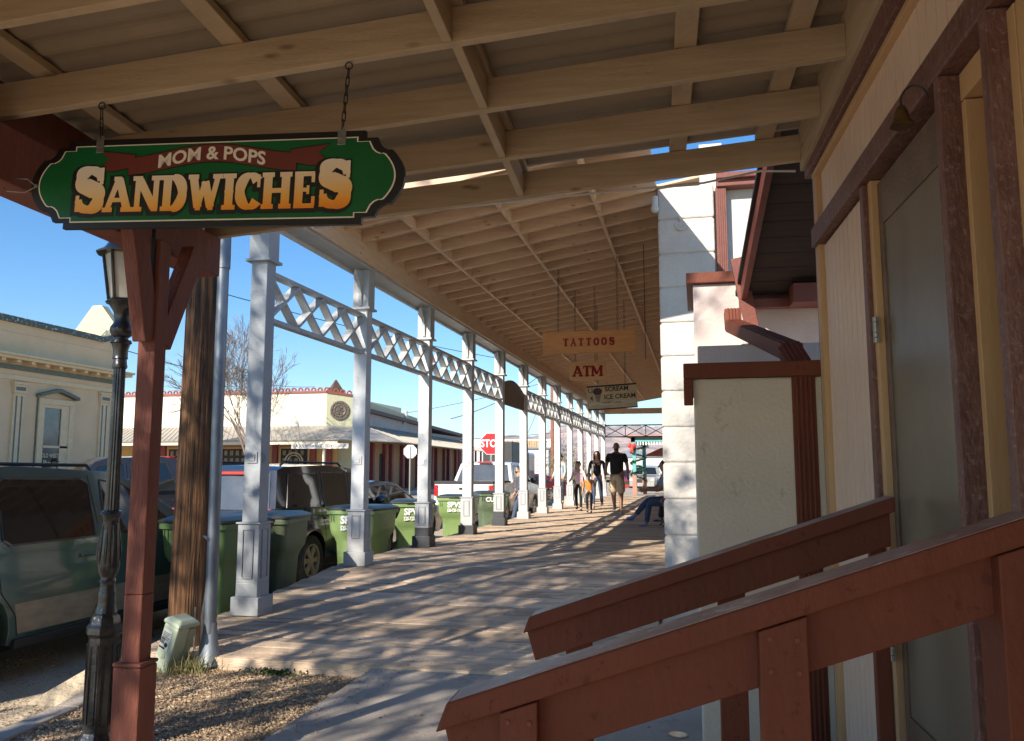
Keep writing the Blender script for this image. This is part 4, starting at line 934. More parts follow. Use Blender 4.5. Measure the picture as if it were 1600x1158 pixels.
# van -------------------------------------------------------------
van_p=mat('dark_teal_van_paint',(.075,.125,.105),.16,(.065,.11,.092),1,coat=.9,spec=.6)
top=[(2.42,.55),(2.44,.80),(2.30,.93),(1.55,1.08),(1.30,1.12),(.50,1.56),(.20,1.65),(-.9,1.70),(-1.9,1.67),(-2.15,1.62),(-2.38,1.05),(-2.44,.95),(-2.45,.5)]
sp=dict(L=4.9,W=1.96,top=top,belt=1.06,H=1.70,wb=(1.55,-1.50),rad=.35,paint=van_p,ws=(4,5),rs=(9,10),mirror=(1.05,1.14),tumble=.20,low=.30,
 win=[[(.98,1.12),(.55,1.44),(.30,1.54),(.02,1.575),(-.06,1.09),(.5,1.09)],[(-.20,1.08),(-.14,1.55),(-.22,1.59),(-1.10,1.60),(-1.17,1.55),(-1.22,1.12),(-1.15,1.08)],[(-1.35,1.12),(-1.28,1.58),(-2.0,1.56),(-2.18,1.14)]],
 seams=[[(-.12,1.62),(-.13,1.05),(-.09,.55),(-.16,.36)],[(1.10,1.08),(1.02,.70),(1.0,.40)],[(-1.28,1.62),(-1.27,1.0),(-1.22,.72),(-1.05,.52),(-1.0,.36)],[(-.9,.36),(1.0,.36)]],handles=[(-.28,.93),(.02,.93)])
VAN=vehicle('parked_minivan','dark teal minivan with dusty lower doors, closest vehicle at the left edge','van',(-6.26,6.78,-.20),R_(90.5),sp)
# dusty lower body band
VAN[5]([(1.05,.36),(1.05,.62),(-1.08,.62),(-1.0,.38)],'lower_door_band',mat('dusty_tan_band',(.34,.29,.21),.6,(.24,.21,.16),5,(1,1,3)),.0025,.01,par=VAN[1])
VAN[3]('running_board',M['matteblk'],-1.05,-.985,.27,1.05,-.93,.34)
for y in (-.72,.72): MB().tube([(.0,y,1.66),(-.05,y,1.71),(-1.7,y,1.72),(-1.78,y,1.67)],.015,8).build('roof_rail',M['matteblk'],VAN[1],local=True)
# suv -------------------------------------------------------------
suv_p=mat('black_suv_paint',(.014,.016,.020),.12,(.012,.013,.017),1,coat=1,spec=.6)
top=[(2.25,.60),(2.27,.86),(2.15,.98),(1.30,1.08),(1.05,1.10),(.45,1.62),(.25,1.69),(-.8,1.74),(-1.9,1.71),(-2.05,1.66),(-2.22,1.08),(-2.26,.95),(-2.28,.55)]
sp=dict(L=4.55,W=1.85,top=top,belt=1.09,H=1.74,wb=(1.38,-1.30),rad=.36,paint=suv_p,ws=(4,5),rs=(9,10),mirror=(.85,1.13),tumble=.14,low=.36,tail=(1.0,1.14),rim=mat('tan_dusty_rim',(.40,.34,.24),.45,(.3,.25,.18),8,metal=.3),
 win=[[(.80,1.13),(.36,1.58),(.0,1.62),(-.04,1.12)],[(-.14,1.12),(-.10,1.62),(-.92,1.63),(-.98,1.12)],[(-1.10,1.12),(-1.05,1.62),(-1.85,1.60),(-2.0,1.14)]],
 seams=[[(-.07,1.66),(-.09,1.0),(-.09,.42)],[(.93,1.10),(.88,.42)],[(-1.02,1.66),(-1.03,1.05),(-.93,.75),(-.92,.42)]],handles=[(-.25,.95),(-.88,.95)])
SUV=vehicle('parked_suv','black SUV with tan dusty wheel, seen from behind between bins and porch posts','suv',(-6.36,12.75,-.20),R_(88),sp)
SUV[3]('brake_light_strip',M['redl'],-2.14,-.28,1.60,-2.05,.28,1.645)
MB().tube([(-2.20,-.05,1.18),(-2.175,.3,1.21)],.012,6).build('wiper',M['seam'],SUV[1],local=True)
for y in (-.62,.62): MB().tube([(.1,y,1.72),(.0,y,1.775),(-1.7,y,1.785),(-1.8,y,1.73)],.016,8).build('roof_rail',M['matteblk'],SUV[1],local=True)
# wheel flare
# sedans -----------------------------------------------------------
def sedan(label,loc,rz,p,rim=None,name='parked_sedan'):
    top=[(2.30,.55),(2.32,.72),(2.18,.80),(1.15,.92),(.95,.93),(.25,1.36),(.05,1.41),(-.55,1.44),(-.95,1.40),(-1.15,1.35),(-1.78,1.02),(-2.1,1.0),(-2.28,.96),(-2.32,.6)]
    sp=dict(L=4.65,W=1.80,top=top,belt=.95,H=1.44,wb=(1.42,-1.32),rad=.32,paint=p,ws=(4,5),rs=(9,10),mirror=(.75,.96),tumble=.22,low=.24,group='cars parked along the street',rim=rim,tail=(.74,.90),
     win=[[(.80,.97),(.20,1.31),(-.22,1.34),(-.26,.97)],[(-.34,.97),(-.30,1.34),(-.85,1.31),(-1.25,1.0)]],
     seams=[[(-.30,.95),(-.30,.35)],[(.88,.93),(.84,.35)],[(-1.0,.95),(-.95,.6)]],handles=[(-.42,.84),(-.95,.86)])
    return vehicle(name,label,'car',loc,rz,sp)
sedan('grey-blue sedan with curved rear window, parked behind the green bins',(-7.15,17.2,-.20),R_(80),paint('grey_blue_paint',(.10,.12,.15)))
sedan('blue sedan parked behind the black SUV',(-10.0,20.5,-.20),R_(84),paint('steel_blue_paint',(.06,.10,.18)))
sedan('dark car with a dark roof at the left edge, just beyond the minivan',(-10.2,9.4,-.20),R_(80),paint('dark_blue_paint',(.02,.03,.05)))
sedan('red car partly seen above the minivan at the far left edge',(-15.4,12.6,-.20),R_(80),paint('red_car_paint',(.45,.02,.03)))
sedan('dark red car far along the street between the porch posts',(-9.2,45,-.20),R_(200),paint('dark_red_car_paint',(.09,.012,.014)))
sedan('black car far along the street behind the man in grey',(-11.6,47,-.20),R_(205),paint('black_car_paint',(.02,.02,.02)))
# pickups ------------------------------------------------------------
def pickup(label,loc,rz,p,name,rail=None):
    top=[(2.75,.62),(2.77,.98),(2.66,1.10),(1.55,1.20),(1.30,1.22),(.72,1.80),(.5,1.88),(-.45,1.91),(-.72,1.86),(-.98,1.28),(-1.02,1.26),(-2.70,1.28),(-2.76,1.24),(-2.78,.65)]
    sp=dict(L=5.6,W=1.98,top=top,belt=1.24,H=1.91,wb=(1.75,-1.65),rad=.40,paint=p,ws=(4,5),rs=(8,9),mirror=(1.08,1.30),tumble=.16,low=.42,plan=.07,tail=(.90,1.22),bumper=M['chrome'],mirm=M['matteblk'],
     win=[[(1.05,1.29),(.66,1.74),(.22,1.79),(.18,1.28)],[(.08,1.28),(.12,1.79),(-.50,1.80),(-.72,1.30)]],
     seams=[[(.13,1.84),(.12,.50)],[(1.18,1.22),(1.12,.50)],[(-.86,1.27),(-.82,.52)]],handles=[(.0,1.12),(-.70,1.12)])
    v=vehicle(name,label,'pickup truck',loc,rz,sp)
    # bed opening (dark liner), tailgate panel, rails
    v[3]('bed_liner',M['matteblk'],-2.66,-.82,1.20,-1.12,.82,1.317,bev=.004)
    m=MB(); 
    for s in (-1,1): m.box(-2.72,s*.90-.05,1.27,-1.05,s*.90+.05,1.335)
    m.box(-2.78,-.93,1.25,-2.70,.93,1.335); m.build('bed_rail',M['matteblk'],v[1],bevel=.01,local=True)
    v[3]('tailgate',p,-2.795,-.78,.80,-2.77,.78,1.235,bev=.012)
    v[3]('tailgate_handle',M['matteblk'],-2.81,-.13,1.08,-2.79,.13,1.15)
    v[3]('roof_brake_light',M['redl'],-.86,-.22,1.885,-.74,.22,1.93)
    for s in (-1,1):
        for x in (1.75,-1.65):
            T=Matrix.Translation((x,s*.965,.40)); m=MB(); n=14
            for k in range(n):
                a=PI*k/n; b=PI*(k+1)/n; m.bar(T@Vector((.475*math.cos(a),0,.475*math.sin(a))),T@Vector((.475*math.cos(b),0,.475*math.sin(b))),.05,.07,(0,1,0))
            m.build('wheel_flare',M['matteblk'] if p is PKB else p,v[1],bevel=.01,local=True)
    return v
PKB=paint('dark_brown_pickup_paint',(.030,.030,.036)); PKW=mat('white_truck_paint',(.78,.78,.77),.25,(.72,.72,.70),3,coat=.6)
pickup('white pickup truck with dark bed rails parked beyond the green bins',(-6.55,26.6,-.20),R_(86),PKW,'parked_pickup')
pickup('dark brown pickup truck facing left behind the street lamp',(-10.6,13.9,-.20),R_(232),PKB,'parked_pickup')
sp=None
def suvfar(label,loc,rz,p):
    top=[(2.25,.60),(2.27,.86),(2.15,.98),(1.30,1.08),(1.05,1.10),(.45,1.62),(.25,1.69),(-.8,1.74),(-1.9,1.71),(-2.05,1.66),(-2.22,1.08),(-2.26,.95),(-2.28,.55)]
    sp=dict(L=4.55,W=1.85,top=top,belt=1.09,H=1.74,wb=(1.38,-1.30),rad=.36,paint=p,ws=(4,5),rs=(9,10),mirror=(.85,1.13),tumble=.14,low=.36,win=[[(.80,1.13),(.36,1.58),(.0,1.62),(-.04,1.12)],[(-.14,1.12),(-.10,1.62),(-.92,1.63),(-.98,1.12)]])
    return vehicle('parked_suv',label,'suv',loc,rz,sp)
suvfar('pale SUV facing the camera at the far end of the street',(-3.45,57,.02),R_(-92),paint('white_suv_paint',(.33,.33,.32)))
sedan('small red car at the far end, beside the garlanded post',(-4.7,58,.02),R_(-90),paint('bright_red_car_paint',(.35,.03,.025)))
# ------------------------------------------------------------------ people
def skinmesh(chains,name,m_,parent,sub=2,flat=None,T=None):
    """chains: list of lists of (pos, radius); first point of later chains may coincide with an earlier point"""
    vs=[];rs=[];es=[];idx={}
    for ch in chains:
        pi_=None
        for p,r in ch:
            k=tuple(round(c,4) for c in p)
            if k not in idx: idx[k]=len(vs); vs.append(p); rs.append(r)
            i=idx[k]
            if pi_ is not None and pi_!=i: es.append((pi_,i))
            pi_=i
    me=bpy.data.meshes.new('sk'); me.from_pydata(vs,es,[]); o=bpy.data.objects.new('sk',me); C.objects.link(o)
    s=o.modifiers.new('s','SKIN'); s.use_smooth_shade=True; s.branch_smoothing=.3
    for i,r in enumerate(rs):
        sv_=me.skin_vertices[0].data[i]; sv_.radius=r if isinstance(r,tuple) else (r,r); sv_.use_root=(i==0)
    ss=o.modifiers.new('u','SUBSURF'); ss.levels=sub; ss.render_levels=sub
    dg=bpy.context.evaluated_depsgraph_get(); dg.update(); m2=bpy.data.meshes.new_from_object(o.evaluated_get(dg)); bpy.data.objects.remove(o); bpy.data.meshes.remove(me)
    if flat:
        for v in m2.vertices: v.co=flat(v.co)
    m2.name=name; m2.materials.clear(); m2.materials.append(m_)
    for p in m2.polygons: p.use_smooth=True
    ob=bpy.data.objects.new(name,m2); C.objects.link(ob)
    if parent: ob.parent=parent
    return ob
SKIN=mat('skin_tan',(.36,.20,.13),.55,(.31,.16,.10),10); SKIN2=mat('skin_light',(.48,.29,.20),.55,(.42,.24,.16),10); SKIN3=mat('skin_shaded_brown',(.30,.16,.10),.55,(.26,.14,.09),10)
HAIR=mat('dark_hair',(.018,.011,.008),.5,(.03,.018,.012),30)
def cloth(n,c,c2=None): return mat(n,c,.85,c2 or tuple(x*.75 for x in c),14,bump=.3,bsc=25)
DENIM=cloth('blue_denim',(.055,.085,.15)); BLKC=cloth('black_cloth',(.013,.013,.014)); KHAKI=cloth('khaki_cloth',(.58,.46,.30))
def person(label,loc,rz,h,skin,shirt,trousers,shoe,pose,hair='short',sleeve=.5,legs='long',hood=False,hat=None,child=False,girth=1.,bag=False,beard=False,cat='person',hands=True):
    root=thing('person',label,cat,loc,rz)
    k=h/1.75; hk=1.18 if child else 1.0
    def P(*a): return (a[0]*k,a[1]*k,a[2]*k)
    pz=pose.get('pelvis',.93); lean=pose.get('lean',0)
    def tor(y,z): # torso point leaned forward about the pelvis
        dz=z-pz; return (0,y+dz*math.sin(lean),pz+dz*math.cos(lean))
    sh=tor(0,pz+.49); neck=tor(0.0,pz+.54)
    def legpts(s,hip,knee,spread=.09):
        H=(s*.09,0,pz-.03); a=hip; t=Vector((s*.02,math.sin(a),-math.cos(a))).normalized()*.42
        K=Vector(H)+t; b=hip-knee; c=Vector((0,math.sin(b),-math.cos(b)))*.42; A=K+c; return H,tuple(K),tuple(A)
    def armpts(s,sw,el,ab):
        S_=(s*.185,sh[1],sh[2]-.02); d=Vector((s*math.sin(ab),math.sin(sw)*math.cos(ab),-math.cos(sw)*math.cos(ab)))*.29
        E=Vector(S_)+d; f=sw+el; d2=Vector((s*math.sin(ab)*.4-s*pose.get('inw',0)*.1,math.sin(f),-math.cos(f))).normalized()*.25; Wr=E+d2; return S_,tuple(E),tuple(Wr),d2.normalized()
    Lg=[legpts(s,*pose['legs'][i]) for i,s in enumerate((-1,1))]; Ar=[armpts(s,*pose['arms'][i]) for i,s in enumerate((-1,1))]
    g=girth
    pel=(0,0,pz); 
    ch=[[(P(*pel),.115*k*g),(P(*tor(0,pz+.16)),.105*k*g),(P(*tor(0,pz+.34)),.125*k*g),(P(*tor(0,pz+.46)),.095*k*g),(P(*neck),.066*k),(P(*tor(.012,pz+.58)),.060*k)]]
    for H,K,A in Lg: ch.append([(P(*pel),.115*k*g),(P(*H),.09*k*g),(P(*K),.055*k*g),(P(*A),.036*k)])
    for S_,E,Wr,d in Ar: ch.append([(P(*tor(0,pz+.46)),.095*k*g),(P(*S_),.058*k*g),(P(*E),.04*k*g),(P(*Wr),.026*k)])
    k0=k; hs2=1.14
    hc=Vector(P(*tor(.02,pz+.585)))+Vector((0,.012*k,.085*k*hk))
    # head is part of the same skin surface
    ch[0]+= [((hc.x,hc.y+.008*k,hc.z-.045*k*hk),.066*k*hk),((hc.x,hc.y+.002,hc.z+.0),.088*k*hk),((hc.x,hc.y-.006*k,hc.z+.055*k*hk),.082*k*hk),((hc.x,hc.y-.008*k,hc.z+.09*k*hk),.050*k*hk)]
    def flat(co):
        if abs(co.x)<.17*k*g and (pz-.02)*k<co.z<(pz+.50)*k and abs(co.y-(co.z/k-pz)*math.sin(lean)*k)<.2*k:
            y0=(co.z/k-pz)*math.sin(lean)*k; co.y=y0+(co.y-y0)*.74; co.x*=1.12
        if co.z>(pz+.56)*k: co.x*=.92
        return co
    # feet within the body mesh
    for i,(H,K,A) in enumerate(Lg):
        ch[1+i].append((P(A[0],A[1]+.05,A[2]-.045),.032*k)); ch[1+i].append((P(A[0]*1.05,A[1]+.15,A[2]-.055),.026*k))
    body=skinmesh(ch,'body',skin,root,2,flat)
    # hands joined into the body mesh: palm and five fingers
    hm=[]
    for s,(S_,E,Wr,d) in zip((-1,1),Ar):
        W_=Vector(P(*Wr)); d=Vector(d); side=Vector((0,1,0)) if abs(d.y)<.8 else Vector((0,0,1)); side=(side-d*side.dot(d)).normalized(); n_=d.cross(side)
        c=[[(tuple(W_-d*.02*k),.024*k),(tuple(W_+d*.035*k),.030*k),(tuple(W_+d*.075*k),.032*k)]]
        hm.append(skinmesh(c,'hp',skin,None,1))
        if hands:
            for q,(o_,L_) in enumerate(((-.027,.060),(-.009,.070),(.009,.074),(.027,.066))):
                b_=W_+d*.085*k+side*o_*k; e1=b_+d*L_*.5*k; e2=e1+(d*.8-n_*s*.6).normalized()*L_*.5*k
                hm.append(skinmesh([[(tuple(b_-d*.03*k),.009*k),(tuple(e1),.0085*k),(tuple(e2),.007*k)]],'f',skin,None,1))
            b_=W_+d*.03*k+side*.02*k; e1=b_+(d*.6+side*.8).normalized()*.04*k; e2=e1+(d*.9+side*.3).normalized()*.03*k
            hm.append(skinmesh([[(tuple(b_),.012*k),(tuple(e1),.010*k),(tuple(e2),.008*k)]],'f',skin,None,1))
    # nose, ears into body
    ex=MB(); f0=hc+Vector((0,.084*k*hk,0))
    ex.ball((0,0,0),1,6,m=Matrix.Translation(f0+Vector((0,.006*k,-.012*k)))@Matrix.Diagonal((.013*k,.018*k,.020*k,1)))
    for s in (-1,1): ex.ball((0,0,0),1,6,m=Matrix.Translation(hc+Vector((s*.082*k*hk,-.005*k,-.008*k)))@Matrix.Diagonal((.010*k,.018*k,.028*k,1)))
    hm.append(ex.build('e',skin,None,smooth=60))
    bm=bmesh.new(); bm.from_mesh(body.data)
    for o in hm: bm.from_mesh(o.data); 
    bm.to_mesh(body.data); bm.free()
    for p in body.data.polygons: p.use_smooth=True
    for o in hm:
        me=o.data; bpy.data.objects.remove(o); bpy.data.meshes.remove(me)
    fm=MB()
    for s in (-1,1): fm.ball((0,0,0),1,6,m=Matrix.Translation(f0+Vector((s*.030*k*hk,-.008*k,.008*k)))@Matrix.Diagonal((.011*k,.007*k,.006*k,1))); fm.box(s*.030*k-.016*k,f0.y-.012*k,f0.z+.022*k,s*.030*k+.016*k,f0.y-.002*k,f0.z+.028*k)
    fm.box(-.020*k,f0.y-.014*k,f0.z-.043*k,.020*k,f0.y+.0*k,f0.z-.037*k)
    fm.build('facial_features',mat('face_dark',(.05,.02,.02),.5),body,local=True)
    if beard: MB().ball((0,0,0),1,8,m=Matrix.Translation(hc+Vector((0,.035*k,-.055*k)))@Matrix.Diagonal((.058*k,.048*k,.038*k,1))).build('beard',HAIR,root,local=True,smooth=60)
    # hair
    if hair:
        m=MB().ball((0,0,0),1,12,m=Matrix.Translation(hc+Vector((0,-.030*k,.040*k*hk)))@Matrix.Diagonal((.090*k*hk,.088*k*hk,.088*k*hk,1)))
        if hair=='bald': m=MB().ball((0,0,0),1,12,m=Matrix.Translation(hc+Vector((0,-.014*k,.032*k*hk)))@Matrix.Diagonal((.073*k*hk,.080*k*hk,.080*k*hk,1)))
        if hair=='long':
            m.ball((0,0,0),1,10,m=Matrix.Translation(hc+Vector((0,-.055*k,-.09*k)))@Matrix.Diagonal((.098*k,.062*k,.19*k,1)))
            for s in (-1,1): m.ball((0,0,0),1,8,m=Matrix.Translation(hc+Vector((s*.082*k,-.005*k,-.08*k)))@Matrix.Diagonal((.030*k,.045*k,.15*k,1)))
        if hair=='bun': m.ball((0,0,0),1,8,m=Matrix.Translation(hc+Vector((0,-.06*k,.115*k)))@Matrix.Diagonal((.05*k,.05*k,.045*k,1)))
        if hair=='pony':
            m.ball((0,0,0),1,8,m=Matrix.Translation(hc+Vector((.07*k,-.06*k,-.10*k)))@Matrix.Diagonal((.05*k,.05*k,.20*k,1)))
            for s in (-1,1): m.ball((0,0,0),1,6,m=Matrix.Translation(hc+Vector((s*.05*k,0,.13*k)))@Matrix.Diagonal((.03*k,.02*k,.035*k,1)))
        m.build('hair',HAIR,root,local=True,smooth=60)
    if hat:
        m=MB().lathe([(.17*k,-.005),(.165*k,.012),(.085*k,.015),(.082*k,.06),(.07*k,.11*k),(.03*k,.105*k),(.001,.10*k)],20,Matrix.Translation(hc+Vector((0,0,.06*k)))); m.build('cowboy_hat',BLKC,root,smooth=50,local=True)
    # shirt
    c=[[(P(*tor(0,pz-.03)),.128*k*g),(P(*tor(0,pz+.14)),.122*k*g),(P(*tor(0,pz+.34)),.138*k*g),(P(*tor(0,pz+.46)),.105*k*g),(P(*tor(0,pz+.525)),.062*k)]]
    for S_,E,Wr,d in Ar:
        S3=Vector(S_);E3=Vector(E);W3=Vector(Wr)
        cc=[(P(*tor(0,pz+.46)),.105*k*g),(P(*S_),.068*k*g)]
        if sleeve<1: cc.append((P(*(S3.lerp(E3,sleeve+.12))),.060*k*g))
        else: cc+= [(P(*E),.050*k*g),(P(*(E3.lerp(W3,.92))),.036*k)]
        c.append(cc)
    so2=skinmesh(c,'shirt',shirt,root,2,flat)
    if hood: MB().ball((0,0,0),1,8,m=Matrix.Translation(Vector(P(*tor(-.07,pz+.53))))@Matrix.Diagonal((.10*k,.06*k,.06*k,1))).build('hood',shirt,root,local=True,smooth=60)
    # trousers
    c=[[(P(*tor(0,pz+.06)),.118*k*g),(P(*pel),.122*k*g)]]
    for H,K,A in Lg:
        H3,K3,A3=Vector(H),Vector(K),Vector(A); cc=[(P(*pel),.122*k*g),(P(*H),.099*k*g)]
        if legs=='long': cc+=[(P(*K),.066*k*g),(P(*(K3.lerp(A3,.93))),.050*k)]
        else: cc+=[(P(*(H3.lerp(K3,.6))),.10*k*g),(P(*(K3.lerp(A3,.06))),.088*k*g)]
        c.append(cc)
    skinmesh(c,'trousers',trousers,root,2)
    for H,K,A in Lg:
        A=Vector(A); tl=pose.get('toe',0)
        skinmesh([[(P(A.x,A.y-.035,A.z-.045),.042*k),(P(A.x,A.y+.06,A.z-.045),.042*k),(P(A.x*1.02,A.y+.16,A.z-.055),.034*k)],[(P(A.x,A.y-.035,A.z-.045),.042*k),(P(A.x,A.y,A.z+.02),.040*k)]],'shoe',shoe,root,2)
    if bag: MB().ball((0,0,0),1,8,m=Matrix.Translation(Vector(P(.2,-.03,pz+.02)))@Matrix.Diagonal((.06*k,.12*k,.11*k,1))).build('shoulder_bag',BLKC,root,local=True,smooth=60)
    return root
walk=lambda a,b: dict(legs=[(a,.15 if a<0 else .02),(b,.15 if b<0 else .02)])
WH=mat('white_shoe_cloth',(.65,.63,.60),.6); BKS=mat('black_shoe_cloth',(.02,.02,.02),.6)
FC=PI # facing camera
def pz(**k): return k
person('large man in black t-shirt and khaki shorts walking towards the camera',(-2.02,21.5,.36),FC,1.84,SKIN3,BLKC,KHAKI,WH,dict(legs=[(.12,.05),(-.28,.35)],arms=[(-.2,.25,.22),(.25,.2,.2)]),hair='bald',sleeve=.55,legs='short',girth=1.28,beard=True)
person('woman in black top and blue jeans walking beside the man in black',(-2.85,24.3,.36),FC,1.68,SKIN2,BLKC,DENIM,WH,dict(legs=[(-.25,.3),(.28,.05)],arms=[(.35,.6,.2),(-.15,.3,.25)]),hair='long',sleeve=1,girth=.92)
person('girl in pale pink jumper and black leggings walking',(-3.22,23.0,.36),FC,1.33,SKIN2,cloth('pale_pink_cloth',(.85,.60,.66),(.78,.52,.58)),BLKC,BKS,dict(legs=[(.12,.05),(-.18,.3)],arms=[(.0,.15,.30),(.3,1.0,.2)]),hair='pony',sleeve=1,child=True,girth=.95)
person('small boy in orange t-shirt and black trousers walking in front',(-2.80,22.0,.36),FC,1.02,SKIN2,cloth('orange_cloth',(.52,.21,.04)),BLKC,BKS,dict(legs=[(.10,.05),(-.12,.2)],arms=[(.0,.2,.3),(.05,.2,.3)]),hair='short',sleeve=.8,child=True,girth=1.1)
person('man in grey jacket and jeans turned left behind the porch posts, black bag',(-5.15,24.2,-.15),R_(115),1.76,SKIN2,cloth('grey_jacket_cloth',(.085,.09,.115)),DENIM,BKS,dict(legs=[(.30,.05),(-.38,.3)],arms=[(.1,.6,.1),(.0,.5,.1)]),hair='short',sleeve=1,girth=1.1,bag=True,beard=True)
person('woman in pale blue hooded top, dark trousers and hair bun beside a post',(-4.55,28.2,.33),R_(150),1.68,SKIN2,cloth('pale_blue_cloth',(.42,.52,.58)),cloth('navy_cloth',(.03,.04,.07)),BKS,dict(legs=[(.03,.02),(-.03,.05)],arms=[(.1,.4,.15),(.1,.5,.15)]),hair='bun',sleeve=1,hood=True)
person('person in black cowboy hat and dark coat below the pale shop window',(-20.4,23.3,.10),R_(-120),1.72,SKIN2,BLKC,BLKC,BKS,dict(legs=[(.03,.02),(-.03,.05)],arms=[(.1,.4,.15),(.1,.5,.15)]),hair='short',sleeve=1,hat=True,hands=False)
person('dark haired man in black beside the pilaster beyond the pickup',(-20.9,25.9,.10),R_(-100),1.85,SKIN2,BLKC,BLKC,BKS,dict(legs=[(.03,.02),(-.03,.05)],arms=[(.1,.4,.15),(.1,.5,.15)]),hair='short',sleeve=1,hands=False)
# seated man (legs stick out past the white wall)
SX,SY=-.56,17.2
person('seated man in pale blue shirt, jeans and blue trainers, cut off by the white wall',(SX,SY,.34),R_(100),1.78,SKIN,cloth('pale_denim_shirt',(.25,.36,.50)),DENIM,mat('blue_trainer',(.04,.10,.35),.5,(.10,.2,.5),20),dict(pelvis=.52,lean=.15,legs=[(1.50,1.35),(1.62,.9)],arms=[(.5,1.0,.1),(.5,1.0,.1)]),hair='short',sleeve=.7,girth=1.1)
person('person in dark red top seated further along the wall beyond the blue trainers',(-.35,18.8,.34),R_(95),1.7,SKIN,cloth('dark_red_cloth',(.25,.03,.04)),BLKC,BKS,dict(pelvis=.52,lean=.15,legs=[(1.50,1.35),(1.5,1.3)],arms=[(.5,1.0,.1),(.5,1.2,.1)]),hair='short',sleeve=1)
def chair(loc,rz,label):
    r=thing('folding_chair',label,'chair',loc,rz)
    MB().box(-.22,-.22,.43,.22,.22,.46).build('seat',mat('dark_green_seat',(.03,.05,.045),.6),r,bevel=.01,local=True)
    MB().box(-.22,-.25,.62,.22,-.22,.85).build('backrest',mat('dark_green_back',(.03,.05,.045),.6),r,bevel=.01,local=True)
    for s in (-1,1):
        MB().tube([(s*.23,-.24,.85),(s*.23,-.20,.43),(s*.24,.24,.0)],.012,6).build('frame_leg',M['iron'],r,local=True)
        MB().tube([(s*.21,.20,.45),(s*.21,-.25,.0)],.012,6).build('frame_leg',M['iron'],r,local=True)
chair((SX+.06,SY,.35),R_(100),'folding chair under the seated man in jeans')
chair((-.29,18.8,.35),R_(95),'folding chair under the person in dark red')
# ------------------------------------------------------------------ beige corniced building across the street (face at x=-22)
bb=thing('corniced_building','beige stucco building with green cornice, pilasters and pedimented window across the street','building',(-26,20,0))
Mst=mat('beige_stucco',(.80,.57,.33),.85,(.72,.51,.29),1.2,bump=.2,bsc=20); Mgr=mat('sage_green_trim',(.17,.19,.14),.7,(.13,.15,.11),6); Mlt=mat('pale_cornice',(.80,.61,.36),.7,(.72,.54,.31),6)
BX=-22.0
MB().box(-30,2,-.2,BX,28.4,6.0).build('wall',Mst,bb,bevel=.02)
m=MB()
pp_=[(28.42,6.0),(28.42,6.75),(27.9,6.68),(27.6,6.40),(27.2,6.28),(26.8,6.30),(2,6.36),(2,6.0)]
m.prism([(p[0],p[1]) for p in pp_],.35,Matrix.Translation((BX-.35,0,0))@Matrix(((0,1,0,0),(1,0,0,0),(0,0,1,0),(0,0,0,1)))); m.build('parapet',Mst,bb)
m=MB(); q=[(2,6.36),(26.8,6.30),(27.2,6.28),(27.6,6.40),(27.9,6.68),(28.44,6.75)]
for a,b in zip(q[:-1],q[1:]): m.bar((BX-.1,a[0],a[1]+.06),(BX-.1,b[0]+.02,b[1]+.06),.55,.20,(1,0,0)) if False else m.add([(BX-.4,a[0],a[1]),(BX+.10,a[0],a[1]),(BX+.10,b[0],b[1]),(BX-.4,b[0],b[1]),(BX-.4,a[0],a[1]+.22),(BX+.04,a[0],a[1]+.22),(BX+.04,b[0],b[1]+.22),(BX-.4,b[0],b[1]+.22)],[(0,3,2,1),(4,5,6,7),(0,1,5,4),(1,2,6,5),(2,3,7,6),(3,0,4,7)])
m.build('parapet_cap',mat('flaking_green_coping',(.13,.14,.10),.8,(.10,.11,.08),8,speck=(.8,.8,.72),spk=9),bb)
MB().box(BX,2,5.06,BX+.42,28.5,5.16).box(BX,2,5.161,BX+.50,28.55,5.24).box(BX,2,4.42,BX+.05,28.43,4.58).build('cornice',Mlt,bb,bevel=.01)
MB().box(BX,2,4.76,BX+.06,28.44,4.92).build('green_band',Mgr,bb,bevel=.004)
y=17.3
while y<28.4: MB().box(BX,y,4.97,BX+.34,y+.16,5.058).build('bracket',Mlt,bb); y+=.62
for py in (19.3,23.35,27.45):
    p=MB().box(BX,py-.22,.1,BX+.07,py+.22,4.0).box(BX,py-.26,4.0,BX+.12,py+.26,4.28).box(BX,py-.32,4.281,BX+.16,py+.32,4.36).build('pilaster',Mlt,bb,bevel=.008)
    m=MB().box(BX+.071,py-.14,.3,BX+.078,py-.08,3.9).box(BX+.071,py+.08,.3,BX+.078,py+.14,3.9).box(BX+.121,py-.2,4.08,BX+.128,py+.2,4.2); m.build('pilaster_line',Mgr,p)
Mwd=mat('dark_window_glass',(.05,.05,.05),.12,(.12,.12,.11),2,spec=.8)
